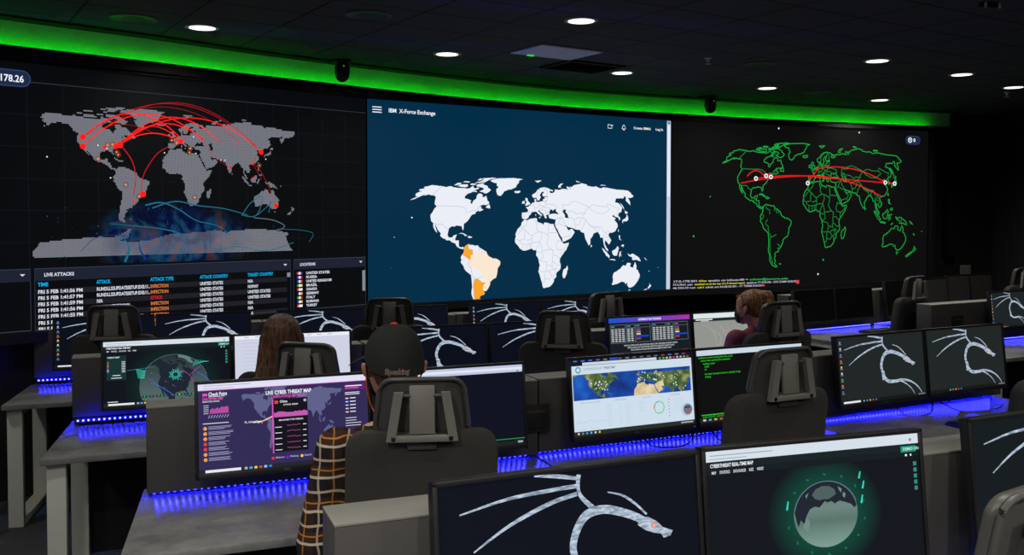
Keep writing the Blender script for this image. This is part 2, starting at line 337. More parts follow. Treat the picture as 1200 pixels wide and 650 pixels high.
# ------------------------------------------------------------------ world map (longitude, latitude)
LAND = {
'north_america': [(-168,66),(-162,67),(-166,68.5),(-157,71),(-150,70.5),(-141,69.7),(-135,69),(-128,70),(-124,69.5),(-115,68),(-108,68),(-102,67.8),(-96,68.2),(-94,71.5),(-91,69),(-87,68),(-84,69.5),(-81,68),(-86,66.3),(-87,64.5),(-93,62),(-94.5,59),(-92.5,57),(-88,56.5),(-82.5,55),(-82,52.5),(-79,51.3),(-79.5,54.5),(-76.8,57),(-78,60),(-77.5,62.5),(-73.5,62.3),(-70,61),(-69.5,58.8),(-66,58.7),(-64.5,60.3),(-61.5,57),(-60,55),(-56,52.5),(-59,50.2),(-66,50.2),(-70,47),(-65,49),(-65,47),(-61,45.7),(-66,43.8),(-67,44.8),(-70.5,43.3),(-70,41.7),(-74,40.6),(-75.5,38),(-76,36.5),(-77.8,34),(-81,31.7),(-80.2,27),(-80.6,25.2),(-82,27.5),(-83,29.6),(-85,29.7),(-89.5,30.2),(-91,29.2),(-94.7,29.4),(-97.3,27.5),(-97.5,24),(-97.5,21),(-95.7,18.7),(-92,18.6),(-90.5,20.5),(-87,21.5),(-88,17.8),(-88.5,16),(-84,15.8),(-83.5,12),(-83.3,10),(-81,8.8),(-79,9.5),(-77.4,8.4),(-78,7.2),(-80.3,7.4),(-83,8.3),(-85.8,10),(-87.6,12.8),(-91.5,14),(-94.7,16.1),(-97.8,15.9),(-102,17.9),(-105.6,20.2),(-105.5,22.7),(-109.3,25.8),(-112.5,29.8),(-114.6,31.5),(-112.7,28.2),(-111.1,25.8),(-109.6,23.1),(-112.2,25),(-115,28),(-117,32.5),(-120.5,34.5),(-122.5,37.5),(-124.3,40.3),(-124,46),(-123,49),(-128,51.5),(-131,55),(-135,58.8),(-140,59.8),(-146,60.8),(-152,59.5),(-150.5,61.3),(-154,59),(-158.5,56),(-163,54.8),(-158,58.3),(-162,59),(-165,61.5),(-161,64.2),(-166,64.6)],
'greenland': [(-73,78),(-68,80),(-60,82),(-45,82.8),(-32,83.5),(-22,82.5),(-12,81.5),(-19,79),(-19,76),(-22,73),(-22,70.5),(-27,68.5),(-33,67.5),(-39.5,65.5),(-43,60),(-48,61),(-52,65),(-53.5,68),(-51,70),(-55,71.5),(-58,75),(-66,76)],
'baffin': [(-80,73.7),(-72,71.5),(-66,68.5),(-61.5,66.5),(-65,63),(-68,62.5),(-72,64),(-78,65),(-73,67.5),(-76,69),(-84,70),(-89,71),(-89,73),(-85,73.7)],
'victoria': [(-117,69.9),(-105,69),(-101,69.8),(-105,72.8),(-111,72.6),(-118,73),(-117,71)],
'banks': [(-125,71.5),(-120,71.5),(-117,74.2),(-124,74.2)],
'ellesmere': [(-90,76.5),(-79,76.3),(-76,79),(-64,82.5),(-72,83),(-90,81.5),(-86,79)],
'axel': [(-96,78.2),(-92,78),(-88,80.3),(-95,80.8)],
'devon': [(-96,75.2),(-80,74.8),(-80,75.8),(-92,76.4)],
'somerset': [(-100,72.2),(-93,72),(-91,74),(-101,73.8)],
'melville': [(-117,75.3),(-106,74.9),(-106,76.2),(-116,76.5)],
'southampton': [(-86.5,64.2),(-80.5,63.9),(-85,66)],
'newfoundland': [(-59.2,47.8),(-53,46.8),(-53.5,48.8),(-56,51.5)],
'iceland': [(-24,65.5),(-22.5,63.9),(-18.5,63.5),(-13.7,65),(-15,66.4),(-20.5,66)],
'cuba': [(-85,21.9),(-82.5,23.1),(-79,22.4),(-74.3,20.2),(-77.5,19.9),(-78.5,21.2),(-82,22.4)],
'hispaniola': [(-74.3,18.5),(-72.8,19.9),(-68.4,18.6),(-71,17.8)],
'south_america': [(-77.3,8.5),(-75.5,10.7),(-71.7,12.3),(-71,11),(-68,11.2),(-64,10.2),(-61.8,10.7),(-59.5,8.3),(-55,6),(-51.5,4.2),(-50,1),(-48,-.8),(-44,-2.7),(-39.5,-3),(-35.3,-5.5),(-35,-8.5),(-38.5,-13),(-39.2,-17.7),(-41,-22),(-44.5,-23.2),(-48.5,-26),(-49,-28.7),(-52,-32.5),(-55,-35),(-58,-34.3),(-57,-36.5),(-58,-38.2),(-62.2,-39),(-65,-41),(-63.8,-42.7),(-67.3,-45.8),(-65.9,-47.9),(-69,-50.8),(-68.5,-52.5),(-65.5,-54.8),(-69,-55.3),(-74,-52.8),(-75.5,-48),(-73,-42),(-73.5,-37.5),(-71.5,-32),(-70.3,-25),(-70.3,-18.4),(-76,-14),(-79,-8),(-81.2,-5.5),(-80,-3.3),(-80.9,-1),(-79.8,1),(-77.5,3.8),(-77.4,6.5)],
'africa': [(-6,35.8),(-2,35.1),(3,36.8),(10,37.3),(11,35.5),(10.3,34),(15,32.3),(19,30.3),(20,32.6),(23,32.6),(29,31),(32.3,31.2),(33,28.5),(35.5,24),(37.3,21),(38.5,18),(43.2,12),(44,10.5),(51.2,11.8),(50.5,9),(47.5,4),(42,-1.5),(39.5,-4.5),(39,-7.5),(40.6,-12),(40.5,-15.3),(35,-20),(35.5,-23.8),(33,-25.5),(32.5,-28.5),(28.5,-33),(25.5,-34),(20,-34.8),(18.3,-33.5),(17,-29),(14.5,-23),(11.8,-17.5),(13.7,-11),(12,-5),(9,-1),(9.7,3.8),(8.5,4.6),(5.5,4.5),(3.5,6.4),(-2,4.8),(-7.6,4.4),(-11.4,6.8),(-13.5,9.5),(-16.8,12.3),(-17.4,14.7),(-16.2,19),(-17,21),(-14.5,26),(-10.2,29.5),(-9.5,32.5)],
'madagascar': [(49.2,-12),(50.4,-15.8),(47.1,-25),(45,-25.5),(43.4,-22),(44.4,-16.3),(47.5,-15)],
'eurasia': [(-9,37),(-9.3,43),(-1.7,43.4),(-1.2,46),(-4.6,48.4),(-1.5,48.8),(0,49.5),(2.5,51.2),(5,53.2),(8.5,53.7),(8.2,57),(10.6,57.6),(10.8,54.2),(14,54),(18.5,54.8),(21,55),(21.5,57.5),(24,57.2),(24,59.2),(29.5,59.8),(29.5,60.4),(23,60),(21.5,61),(21.5,63),(25.3,65),(22,65.8),(17.5,62),(17,60.5),(18.8,60),(16.5,57),(14.3,55.5),(12.8,55.6),(11.3,59),(8,58.2),(5.2,59.5),(5,62),(10,64),(14,67.5),(19,69.8),(25.8,71),(31,70.3),(41,67.5),(40,66.2),(34,66.8),(35,64.3),(38,64.2),(40.5,64.7),(44,66.5),(44,68.4),(54,68.3),(60,69.5),(65,69),(68.5,68.2),(67,70),(69,72.8),(73,71.5),(72.5,68.5),(74.5,72.5),(80,72),(80.5,73.6),(87,75),(98,76),(104.3,77.7),(113,75.8),(110,74),(119,73),(127,73.5),(130,71),(140,72.5),(152,71),(160,69.6),(170,69.5),(180,68.8),(180,65.2),(177.5,64.7),(179,62.4),(170.5,60),(164,59.8),(162,56),(156.8,51),(156,57),(162.5,61.5),(160,61.5),(155,59.2),(142,59),(135.2,54.8),(140,53.5),(140.5,48.5),(135.5,44),(131,42.9),(127.5,39.8),(129.3,36.8),(126.4,34.4),(126.5,37.7),(121.5,39),(121,40.8),(118,39),(122.4,37),(119.3,35),(121.8,31.5),(121.5,28.5),(117,23.5),(110.5,21.3),(108,21.6),(105.8,19),(109,13.5),(107,10.5),(104.8,8.7),(102.5,12),(100.5,13.3),(99.5,9.5),(103.4,4),(104,1.4),(101.3,3),(98.5,8),(97.5,16.5),(94.3,16),(94,18.8),(91.5,22.5),(87,21.5),(82.3,16.7),(80.2,15),(79.9,10.5),(77.5,8),(74.8,13),(72.8,19),(72.6,21.5),(69,22.3),(66.8,25),(61.5,25.2),(57,27),(51.5,27.9),(48.5,30),(50.2,26.5),(51.6,24.4),(56.3,26.2),(59.8,22.5),(55,17),(45,12.8),(43,13),(42.7,16.5),(39,21.5),(35,28),(34.6,29.5),(34.3,31.3),(36,36),(30.5,36.6),(27.5,37),(26.5,40),(29,41.2),(35,42),(41.5,41.5),(37.5,44.7),(39,47),(35,46),(33.5,44.5),(33,46),(30.5,46.3),(28,43.5),(28.5,41.6),(26,40.7),(23,40.3),(24,38),(22.8,36.5),(21.3,37.7),(19.5,41.5),(15.2,44.3),(13.7,45.5),(12.4,44.8),(16,41.8),(18.4,40),(16.5,39.8),(16,38),(15.6,40),(12.3,41.8),(10.3,43.8),(7.5,43.8),(3.2,43.2),(3.2,41.8),(0,39.5),(-.7,37.6),(-2.2,36.7),(-5.6,36)],
'britain': [(-5.5,50),(1.3,51.2),(1.6,52.8),(-1.8,55.5),(-2,57.6),(-5,58.6),(-5.6,56),(-3,54),(-4.8,52)],
'ireland': [(-10,52),(-6.3,52.3),(-6,54.7),(-8,55.3),(-10,54)],
'svalbard': [(11,79.5),(16,76.8),(26,80)],
'novaya': [(52,71),(57,70.7),(58,73.5),(68,76.7),(60,76),(54,73.3)],
'severnaya': [(96,79),(104,78.8),(98,81)], 'newsib': [(138,75),(150,75),(143,76)],
'ceylon': [(80,9.5),(82,7.5),(80.5,6)], 'sicily': [(12.5,38),(15.5,38.2),(15,36.8)], 'sardinia': [(8.3,41),(9.7,41),(9.3,39)],
'japan': [(130,31.3),(131.5,33.5),(136,33.5),(140.5,35.5),(142,39.5),(141,41.3),(139.8,39),(136.8,37),(132,35.5),(129.8,33)],
'hokkaido': [(140,42),(143.2,42),(145.3,43.6),(141.7,45.3)], 'sakhalin': [(142,46),(143.5,49.5),(143,54),(142,52)],
'taiwan': [(120.2,23),(121,22),(121.8,25),(121,24.8)],
'luzon': [(120.5,18.5),(122.2,18.3),(121.5,14.5),(124,12.8),(120.6,14)], 'mindanao': [(122,7),(125.5,5.8),(126.4,8.5),(124,8.5)],
'sumatra': [(95.3,5.5),(98,4),(103.5,-1),(106,-3.5),(105.5,-5.8),(101,-3),(97.8,1)], 'java': [(105.2,-6.7),(110.5,-6.8),(114.5,-7.8),(114,-8.6),(108,-7.8)],
'borneo': [(109,1.5),(113,3.2),(117,7),(119,5),(117.5,1),(116,-3.5),(112,-3.3),(110,-1.5)],
'sulawesi': [(120,1),(125,1.5),(121,.3),(123,-4.5),(121,-2.5),(120,-5.5),(119,-3)], 'timor': [(123.5,-10.2),(127,-8.4),(125,-9.2)],
'new_guinea': [(131,-1),(134.5,-3.2),(137.8,-1.6),(141,-2.6),(147.5,-6),(150.8,-10.5),(147,-9.5),(143.5,-8.3),(141,-9),(138,-8.3),(138,-5.5),(133,-4)],
'solomon': [(155,-6),(161,-10),(157,-8)], 'newcal': [(164,-20.2),(167,-22.3),(165,-21.5)], 'fiji': [(177.5,-17.5),(178.5,-18),(177.7,-18.2)],
'australia': [(114,-22),(113.5,-26),(115.7,-32),(115.2,-34.3),(118,-35),(123.5,-34),(129,-31.7),(134,-32.6),(135.7,-34.8),(138,-33),(139.7,-36.5),(143.5,-38.8),(147,-38.5),(150,-37.3),(153,-31),(153.3,-25.5),(149,-20.3),(146,-19),(145.3,-15),(142.5,-10.8),(141.5,-14),(140.5,-17.5),(136,-15.5),(136.8,-12.2),(131.5,-11.5),(129.8,-14.8),(126,-14),(122.2,-18)],
'tasmania': [(144.7,-40.8),(148.3,-41),(147,-43.5)], 'nz_north': [(172.8,-34.5),(175.5,-36.8),(178.3,-37.7),(175.3,-41.5),(173.8,-39.3),(174.7,-37)],
'nz_south': [(172.7,-40.6),(174.2,-41.7),(170.7,-45.9),(168.4,-46.6),(166.6,-45.8),(170,-43)], 'hawaii': [(-156,20.2),(-155,19.5),(-155.8,19)], 'falkland': [(-61,-51.5),(-58,-51.5),(-59,-52.3)],
}
ANTARCTICA = [(-168,-78),(-150,-77),(-135,-74.5),(-110,-74),(-100,-72.5),(-80,-73),(-70,-69),(-62,-64),(-57,-63.5),(-61,-67),(-62,-74),(-75,-77),(-60,-80),(-35,-78),(-20,-73.5),(-8,-70.5),(10,-70),(30,-69),(45,-67.5),(55,-66),(68,-68),(72,-70),(80,-67),(95,-66.3),(110,-66),(130,-66),(145,-67),(160,-69.5),(170,-72),(164,-76),(170,-90),(176,-96),(-176,-96),(-178,-90)]
CASPIAN = [(47,44.5),(51,46.8),(53,45),(51,44),(53.5,41),(54,37),(49,37.8),(49.5,40.3)]
COUNTRY = {
'brazil': [(-60,5),(-55,3),(-51.5,4.2),(-50,1),(-48,-.8),(-44,-2.7),(-39.5,-3),(-35.3,-5.5),(-35,-8.5),(-38.5,-13),(-39.2,-17.7),(-41,-22),(-44.5,-23.2),(-48.5,-26),(-49,-28.7),(-52,-32.5),(-53.5,-33.7),(-57.6,-30),(-53.7,-26.5),(-54.5,-24),(-58,-20),(-57.5,-18),(-60,-16),(-60.5,-13.5),(-65.3,-11.5),(-69.5,-11),(-73,-9.5),(-73,-7),(-70,-4),(-69.5,1.2),(-67,1.5),(-64,1.5),(-64,4)],
'colombia': [(-77.4,8.5),(-75.5,10.7),(-71.7,12.3),(-72.5,10),(-72.3,7.4),(-67.5,6.2),(-67.5,3),(-67,1.5),(-69.5,1.2),(-70,-4),(-73,-2.3),(-75.5,-.2),(-78.8,1.5),(-77.5,3.8),(-77.4,6.5)],
'argentina': [(-66.3,-21.8),(-62.7,-22.2),(-58,-26),(-54,-26),(-57.6,-30),(-58.3,-34),(-57,-36.5),(-58,-38.2),(-62.2,-39),(-65,-41),(-63.8,-42.7),(-67.3,-45.8),(-65.9,-47.9),(-69,-50.8),(-68.5,-52.3),(-72,-51.5),(-73,-49.5),(-71.7,-44),(-71.5,-39),(-70,-34),(-70,-30),(-68.3,-25)]}
BORDERS = [
[(-141,69.5),(-141,60.3),(-135,59),(-131,55.5)], [(-123,49),(-95,49),(-89,48),(-84,46.3),(-82.5,42.5),(-79,43.3),(-75,45),(-71,45),(-69,47.3),(-67,45)],
[(-117,32.5),(-111,31.3),(-106.5,31.7),(-103,29),(-99.5,27.5),(-97.3,26)], [(-92,14.7),(-90.5,17.8),(-88.2,18.3)],
[(-72.5,10),(-72.3,7.4),(-67.5,6.2),(-67,1.5)], [(-60,8),(-60,5)], [(-57,6),(-57,2.5)], [(-54,5.5),(-54,2.5)], [(-79,1.5),(-75.5,-.2),(-78,-3.5),(-80.3,-4)],
[(-70,-4),(-73,-7),(-73,-9.5),(-69.5,-11),(-69,-17.5)], [(-70,-18),(-67.5,-20),(-67,-22.8),(-69,-28),(-70,-34),(-71.5,-39),(-72,-48),(-72,-51.5)], [(-67,-22.5),(-62.5,-22),(-58,-20)], [(-57.5,-30),(-53.5,-33.7)],
[(-13,27.6),(-8.7,27.6),(-8.7,26),(-12,23.5),(-13,21.3),(-17,21.3)], [(-8.7,27.6),(-3,31),(-2,35)], [(-8.7,27.3),(3,19.3),(4,16.8)], [(12,23.3),(9.5,26.5),(10,30.3),(8.5,33),(8.3,36.9)], [(12,23.3),(3,19.3)], [(12,23.3),(15.5,23),(24,19.5)], [(11.5,33),(10,30.3)],
[(25,31.5),(25,22),(37,22)], [(24,22),(24,15.5),(22,11),(24,8.8)], [(15.5,23),(15.5,17),(13.5,13.7)], [(4,16.8),(3.6,11.7),(13.5,13.7),(15.3,8)], [(-12,14.8),(-11.5,12.4),(-5.5,10.4),(0,11),(3.6,11.7)], [(-16.5,16),(-12,14.8)], [(-5,25),(-6,15.5),(-12,14.8)], [(-4,15),(0,15),(4,16.8)],
[(-8,10),(-8,4.5)], [(-3,9.8),(-3,5)], [(0,11),(1,6)], [(3,11.5),(2.7,6.4)], [(13,12),(10,7),(8.5,4.7)], [(15.3,8),(16,2),(9.8,2.2)], [(16,3.5),(18.5,4),(27.5,5),(30.8,3.6)], [(24,8.8),(27.5,5)], [(36,14.5),(42.5,12.5)], [(36.5,14),(34,8),(36,4.5),(42,4)], [(42,4),(48,8),(48,11)], [(41,-1.7),(41,3.9)], [(30,4),(30,-1.2),(34,-1),(39,-4.7)], [(29.5,-1.2),(29.3,-6),(30.7,-8.5)], [(30.7,-8.3),(34,-10),(35,-11.6),(40.4,-10.6)], [(16,2),(17.8,-3),(13,-5.8)], [(12.5,-6),(17,-7),(22,-8),(22,-11),(24,-13)], [(24,-11),(28.5,-12.5),(29.8,-13.4),(28.5,-9),(30.7,-8.3)], [(22,-13),(22,-17.6),(11.8,-17.3)], [(22,-17.6),(25,-17.8),(30.3,-15.6),(33,-14)], [(33,-14),(35,-17),(35.5,-14.5)], [(21,-18),(20,-22),(20,-28.5),(17,-28.8)], [(20,-25),(25.7,-25.6),(29.4,-22.2),(31.3,-22.4)], [(25.3,-17.9),(29.4,-22.2)], [(31.3,-22.4),(33,-20),(32.8,-16.5),(30.3,-15.8)], [(31.3,-22.4),(32,-26.8)],
[(-7,41.8),(-7,38),(-7.4,37.2)], [(-1.7,43.4),(3.1,42.5)], [(2.5,51),(6,49.5),(8,49),(7.5,47.5),(6.8,46),(7.5,43.8)], [(7.2,53.2),(6,50.8),(6,49.5)], [(14.3,53.9),(15,51),(12.3,50.3),(13.8,48.7),(10,47.5),(7.5,47.5)], [(15,51),(18.8,49.6),(22.6,49.1),(23.8,50.4),(23.7,54)], [(13.8,46.5),(16,46.8),(19,48.5),(22,48.2),(24.8,47.8),(28,48.3),(29.6,45.5)], [(14,45.5),(18.8,45.9),(20.3,46.1),(22.5,44.5),(28.5,43.7)], [(19.4,41.9),(22.3,42.3),(26.3,41.8)], [(23.7,54),(28,56),(28,59.5)], [(24,51.9),(31,52.1),(34,51.3),(40,49.6),(38.3,47.2)], [(21,54.4),(26.5,55.5),(28,56)], [(24,66),(27.8,70)], [(28,61),(30,65),(29,69)], [(12,59),(12.5,63.5),(16,68),(20.5,69)],
[(50,51.5),(55,51),(61.5,51.5),(61,54),(70,55.3),(77,53.3),(83,51),(87.3,49)], [(47,46),(50,51.5)], [(53,41.3),(56,45),(61,44.3),(68,41),(71,42.5),(80,42.5),(80.5,45),(87.3,49)], [(87.3,49),(98,51.5),(107,49.8),(117,49.6),(120.5,53.2),(127,50),(130.8,48),(135,48.4),(131,44.8),(130.5,42.5)], [(87.3,49),(91,45.2),(96.5,42.8),(105,41.7),(112,43.8),(119.7,46.7),(117,49.6)], [(80,42.5),(74,39.5),(74.5,37.2),(77.5,35.5),(79,32.5),(81.2,30),(88,28),(97.3,28.2),(98,24),(101.7,21.3),(105.5,23.3),(108,21.6)], [(80,30),(84,27.5),(88,26.5),(92,27)], [(88,26),(89,22)], [(92.2,21.5),(92,24.5),(95,27)], [(98,20),(98.5,16),(99,10)], [(101,20),(101,17.5),(105,16),(105,14.3),(102.5,13)], [(102,22),(105,19),(107.5,15),(107,11.5)],
[(61.5,25.2),(61.8,29.8),(61,35.5)], [(61.8,29.8),(66.3,29.9),(69.5,33),(71.5,36.5),(74.5,37.2)], [(61,35.5),(67,37.3),(71.5,38)], [(53.9,37.3),(57.5,38),(61,35.5)], [(68.5,23.8),(71,27.8),(74.5,31.5),(77.5,35.5)], [(48.5,30),(46,33),(45,37),(44,39.5)], [(36,36.5),(42.3,37.2),(44.7,37.2)], [(42.3,37.2),(41,34.5),(39,32.3),(44.5,29.2),(48,29)], [(35,29.5),(39,32)], [(52,19),(55,22.7),(51.5,24)], [(43,17),(52,19),(53,16.6)], [(124.4,40),(130.5,42.5)], [(126.6,37.7),(128.4,38.6)], [(141,-2.6),(141,-9)], [(109.6,2),(115,4),(117.5,4.2)]]
_rng = random.Random(3)
def wiggle(P, closed=True, step=2.2, amp=.22):
    out = []; n = len(P)
    for i in range(n if closed else n - 1):
        a, b = P[i], P[(i + 1) % n]; d = math.hypot(b[0] - a[0], b[1] - a[1]); k = max(1, int(d / step))
        out.append(a)
        for j in range(1, k):
            t = j / k; out.append((a[0] + (b[0] - a[0]) * t + _rng.uniform(-1, 1) * amp * step, a[1] + (b[1] - a[1]) * t + _rng.uniform(-1, 1) * amp * step * .8))
    if not closed: out.append(P[-1])
    return out
LANDW = {k: wiggle(v) for k, v in LAND.items()}
BRD = [wiggle(b, False, 2.5, .16) for b in BORDERS]
ROBT = [(0,1,0),(10,.9954,.124),(20,.9822,.248),(30,.96,.372),(40,.9216,.4958),(50,.8679,.6176),(60,.7986,.7346),(70,.7186,.8435),(80,.6213,.9394),(90,.5322,1)]
def robinson(lo, la):
    a = min(89.9, abs(la)); i = int(a // 10); t = a / 10 - i
    X = ROBT[i][1] * (1 - t) + ROBT[i + 1][1] * t; Y = ROBT[i][2] * (1 - t) + ROBT[i + 1][2] * t
    return lo / 180 * X, .507 * math.copysign(Y, la)
def inside(P, x, y):
    c = False; n = len(P); j = n - 1
    for i in range(n):
        xi, yi = P[i]; xj, yj = P[j]
        if (yi > y) != (yj > y) and x < (xj - xi) * (y - yi) / (yj - yi) + xi: c = not c
        j = i
    return c

# ================================================================== STRUCTURE
WALLPTS = [(-6.6, 2.9), (-5.2, 4.3), (-3.331, 6.148), (-3.018, 6.451), (-2.575, 6.884), (-2.157, 7.341), (-1.709, 7.779), (-1.261, 8.202), (-.78, 8.621), (0, 9.232), (.884, 9.80), (2.303, 10.50), (2.945, 10.80), (4.165, 11.28), (5.439, 11.729), (6.3, 11.96)]
ws = []
for i in range(len(WALLPTS)): ws.append(Vector((WALLPTS[i][0], WALLPTS[i][1])))
ws = [Vector((p.x, p.y)) for p in catmull([Vector((p.x, p.y, 0)) for p in ws], 5)]
def offs(P, d):
    """offset a polyline towards the room by d"""
    out = []
    for i in range(len(P)):
        t = (P[min(i + 1, len(P) - 1)] - P[max(i - 1, 0)]).normalized(); out.append(P[i] + Vector((t.y, -t.x)) * d)
    return out
def slab(mb, A, B, z0, z1, m):
    """closed band between polylines A (room side) and B, from z0 to z1"""
    n = len(A); vs = [(p.x, p.y, z) for z in (z0, z1) for P in (A, B) for p in P]
    fs = []
    a0, b0, a1, b1 = 0, n, 2 * n, 3 * n
    for i in range(n - 1):
        fs += [(a0 + i, a0 + i + 1, a1 + i + 1, a1 + i), (b0 + i + 1, b0 + i, b1 + i, b1 + i + 1), (a1 + i, a1 + i + 1, b1 + i + 1, b1 + i), (a0 + i + 1, a0 + i, b0 + i, b0 + i + 1)]
    fs += [(a0, a1, b1, b0), (a0 + n - 1, b0 + n - 1, b1 + n - 1, a1 + n - 1)]
    mb.add(vs, fs, m)
mb = MB(); mb.add([(-7, -4, 0), (7.2, -4, 0), (7.2, 12.6, 0), (-7, 12.6, 0)], [(0, 1, 2, 3)], carpet_mat()); tag(mb.build('floor'), kind='structure')
mb = MB(); mb.add([(-7, -4, CEIL), (7.2, -4, CEIL), (7.2, 12.6, CEIL), (-7, 12.6, CEIL)], [(3, 2, 1, 0)], ceiling_mat()); tag(mb.build('ceiling'), kind='structure')
mb = MB(); slab(mb, ws, offs(ws, -.12), 0, CEIL, M_WALL); tag(mb.build('wall_front'), kind='structure')
mb = MB(); mb.box((6.12, 3.9, CEIL / 2), (.12, 15.9, CEIL), mat('dark_teal_wall', (20, 24, 26), .85)); tag(mb.build('wall_right'), kind='structure')
mb = MB(); mb.box((-6.65, -.6, CEIL / 2), (.12, 7.2, CEIL), M_WALL); tag(mb.build('wall_left'), kind='structure')
mb = MB(); mb.box((-.2, -4.05, CEIL / 2), (13, .12, CEIL), mat('pale_bounce_wall', (150, 150, 148), .9)); tag(mb.build('wall_rear'), kind='structure')  # unseen rear wall, made pale to bounce light into the room
mb = MB(); slab(mb, offs(ws, .016), offs(ws, .0), 0, .1, mat('baseboard_black', (30, 30, 30), .6)); tag(mb.build('baseboard_front'), kind='structure')

# green cove along the top of the video wall
cut = [p for p in ws if -5.0 < p.x < 5.50]
mb = MB(); slab(mb, offs(cut, .02), offs(cut, .001), CEIL - .24, CEIL - .002, mat('cove_back_panel', (196, 200, 192), .8)); tag(mb.build('trim_1'), kind='structure')
mb = MB(); slab(mb, offs(cut, .135), offs(cut, .055), CEIL - .265, CEIL - .225, M_WALL)
slab(mb, offs(cut, .135), offs(cut, .12), CEIL - .225, CEIL - .19, M_WALL); tag(mb.build('trim_2'), kind='structure')
mb = MB(); slab(mb, offs(cut, .15), offs(cut, .021), CEIL - .014, CEIL - .001, M_RUB); tag(mb.build('trim_spill_hood'), kind='structure')  # dark hood added to soak up green spill on the ceiling
# LED segments behind the lip: each a bar carrying its diodes
acc = 0; run = offs(cut, .094); seglen = .93; pitch = .098
samples = []
for i in range(len(run) - 1):
    a, b = run[i], run[i + 1]; d = (b - a).length; n = max(1, int(d / .01))
    for k in range(n): samples.append((a.lerp(b, k / n), (b - a).normalized()))
tot = len(samples) - 24; per = int(seglen / .01); nseg = -(-tot // per)
LEDN = {}; ORD = ['first', 'second', 'third', 'fourth', 'fifth', 'sixth', 'seventh', 'eighth']
for sidx in range(nseg):
    root = empty('green_led_bar', (0, 0, 0), 0, None, 'led light bar', 'green led bars hidden behind the lip above the video wall')
    part = samples[sidx * per:min(tot, (sidx + 1) * per) - 4]
    if len(part) < 12: continue
    c = part[len(part) // 2][0]; root.location = (c.x, c.y, CEIL - .203)
    bar = MB(); dio = MB()
    P = [Vector((p.x - c.x, p.y - c.y)) for p, t in part[::6]]
    slab(bar, offs(P, .008), offs(P, -.004), -.016, .016, M_PANEL)
    k = 4
    while k < len(part) - 2:
        p, t = part[k]; w = .014
        n = Vector((t.y, -t.x)); q = Vector((p.x - c.x, p.y - c.y))
        vs = [Vector((q.x + t.x * a + n.x * b, q.y + t.y * a + n.y * b, z)) for z in (-.006, .010) for a, b in ((-w, -.008), (w, -.008), (w, -.0045), (-w, -.0045))]
        dio.add(vs, [(0, 3, 2, 1), (4, 5, 6, 7), (0, 1, 5, 4), (1, 2, 6, 5), (2, 3, 7, 6), (3, 0, 4, 7)], glow((0, 255, 20), GREEN_BEAD))
        k += int(pitch / .01) if sidx < 60 else 10
    bar.build('bar', root); dio.build('diodes', root)
    fr = 'above the left screen' if c.x < -1.25 else ('above the centre screen' if c.x < 1.68 else 'above the right screen')
    LEDN[fr] = LEDN.get(fr, 0) + 1
    root['label'] = ORD[LEDN[fr] - 1] + ' green LED bar from the left behind the cove lip ' + fr
    root['group'] = 'green LED bars ' + fr

# ================================================================== VIDEO WALL
Z0, Z1 = CAM_H - .765, CAM_H + 1.005
def wall_screen(name, p0, p1, label):
    p0 = Vector(p0); p1 = Vector(p1); d = p1 - p0; W = d.length; H = Z1 - Z0
    c = (p0 + p1) / 2; root = empty(name, (c.x, c.y, (Z0 + Z1) / 2), math.atan2(d.y, d.x), label, 'video wall')
    b = MB(); b.box((0, .03, 0), (W, .05, H), M_BLACK, .003); b.build('panel_housing', root)
    return root, W, H
G1 = glow((235, 238, 246)); 
def A(L, a): return (a) / L    # metre along -> u
# ---- centre
root, W, H = wall_screen('video_wall_screen', (-1.24, 8.06), (1.67, 9.89), 'large blue centre wall screen with a white world map and orange countries')
s = Draw(W, H, 1, .0012); s.rect(0, 0, 1, 1, glow((3, 46, 72))); scr = s.build('screen', root)
NAVY = glow((3, 46, 72))
def zc(z): return (Z1 - z) / H
m = Draw(W, H, 2, .0012)
def cmap(lo, la):
    q = robinson(lo, la); return (1.654 * q[0] + 1.654 - W / 2, 1.492 * q[1] + 1.505 - (Z0 + Z1) / 2)
for k, P in LANDW.items():
    m.poly([cmap(*p) for p in P], G1)
m.poly([cmap(*p) for p in CASPIAN], NAVY, 1)
zlow = -H / 2 + .004
for k, cc in (('brazil', (250, 232, 208)), ('colombia', (250, 166, 42)), ('argentina', (250, 166, 42))):
    m.poly([cmap(*p) for p in COUNTRY[k]], glow(cc), 2)
for b in BRD: m.ribbon([cmap(*p) for p in b], .0045, glow((176, 194, 210)), 3, 0, False)
# clip: pull anything below the screen edge up to it
m.v = [(x, y, max(z, zlow)) for x, y, z in m.v]
m.build('world_map', scr)
t = Draw(W, H, 2, .0012); WH = glow((240, 243, 250))
for k in range(3): t.rect(.048 / W, zc(2.815 - k * .022), .135 / W, zc(2.807 - k * .022), WH)
t.build('menu_icon', scr); t = Draw(W, H, 2, .0012)
t.text('IBM  X-Force Exchange', .20 / W, zc(2.772), .034, WH, width=.455, bold=.02); t.build('page_title', scr); t = Draw(W, H, 2, .0012)
t.ribbon([(2.60 / W, zc(2.79)), (2.60 / W, zc(2.755)), (2.65 / W, zc(2.755)), (2.65 / W, zc(2.775))], .006, WH, 0, 0)
t.ribbon([(2.60 / W, zc(2.79)), (2.625 / W, zc(2.79))], .006, WH, 0, 0); t.ribbon([(2.63 / W, zc(2.785)), (2.665 / W, zc(2.785))], .008, WH, 0, 0); t.build('share_icon', scr); t = Draw(W, H, 2, .0012)
t.ribbon([(2.78 / W, zc(2.757)), (2.79 / W, zc(2.785)), (2.803 / W, zc(2.797)), (2.816 / W, zc(2.785)), (2.826 / W, zc(2.757)), (2.78 / W, zc(2.757))], .006, WH, 0, 0)
t.disc(2.803 / W, zc(2.748), .007, WH); t.build('bell_icon', scr); t = Draw(W, H, 2, .0012)
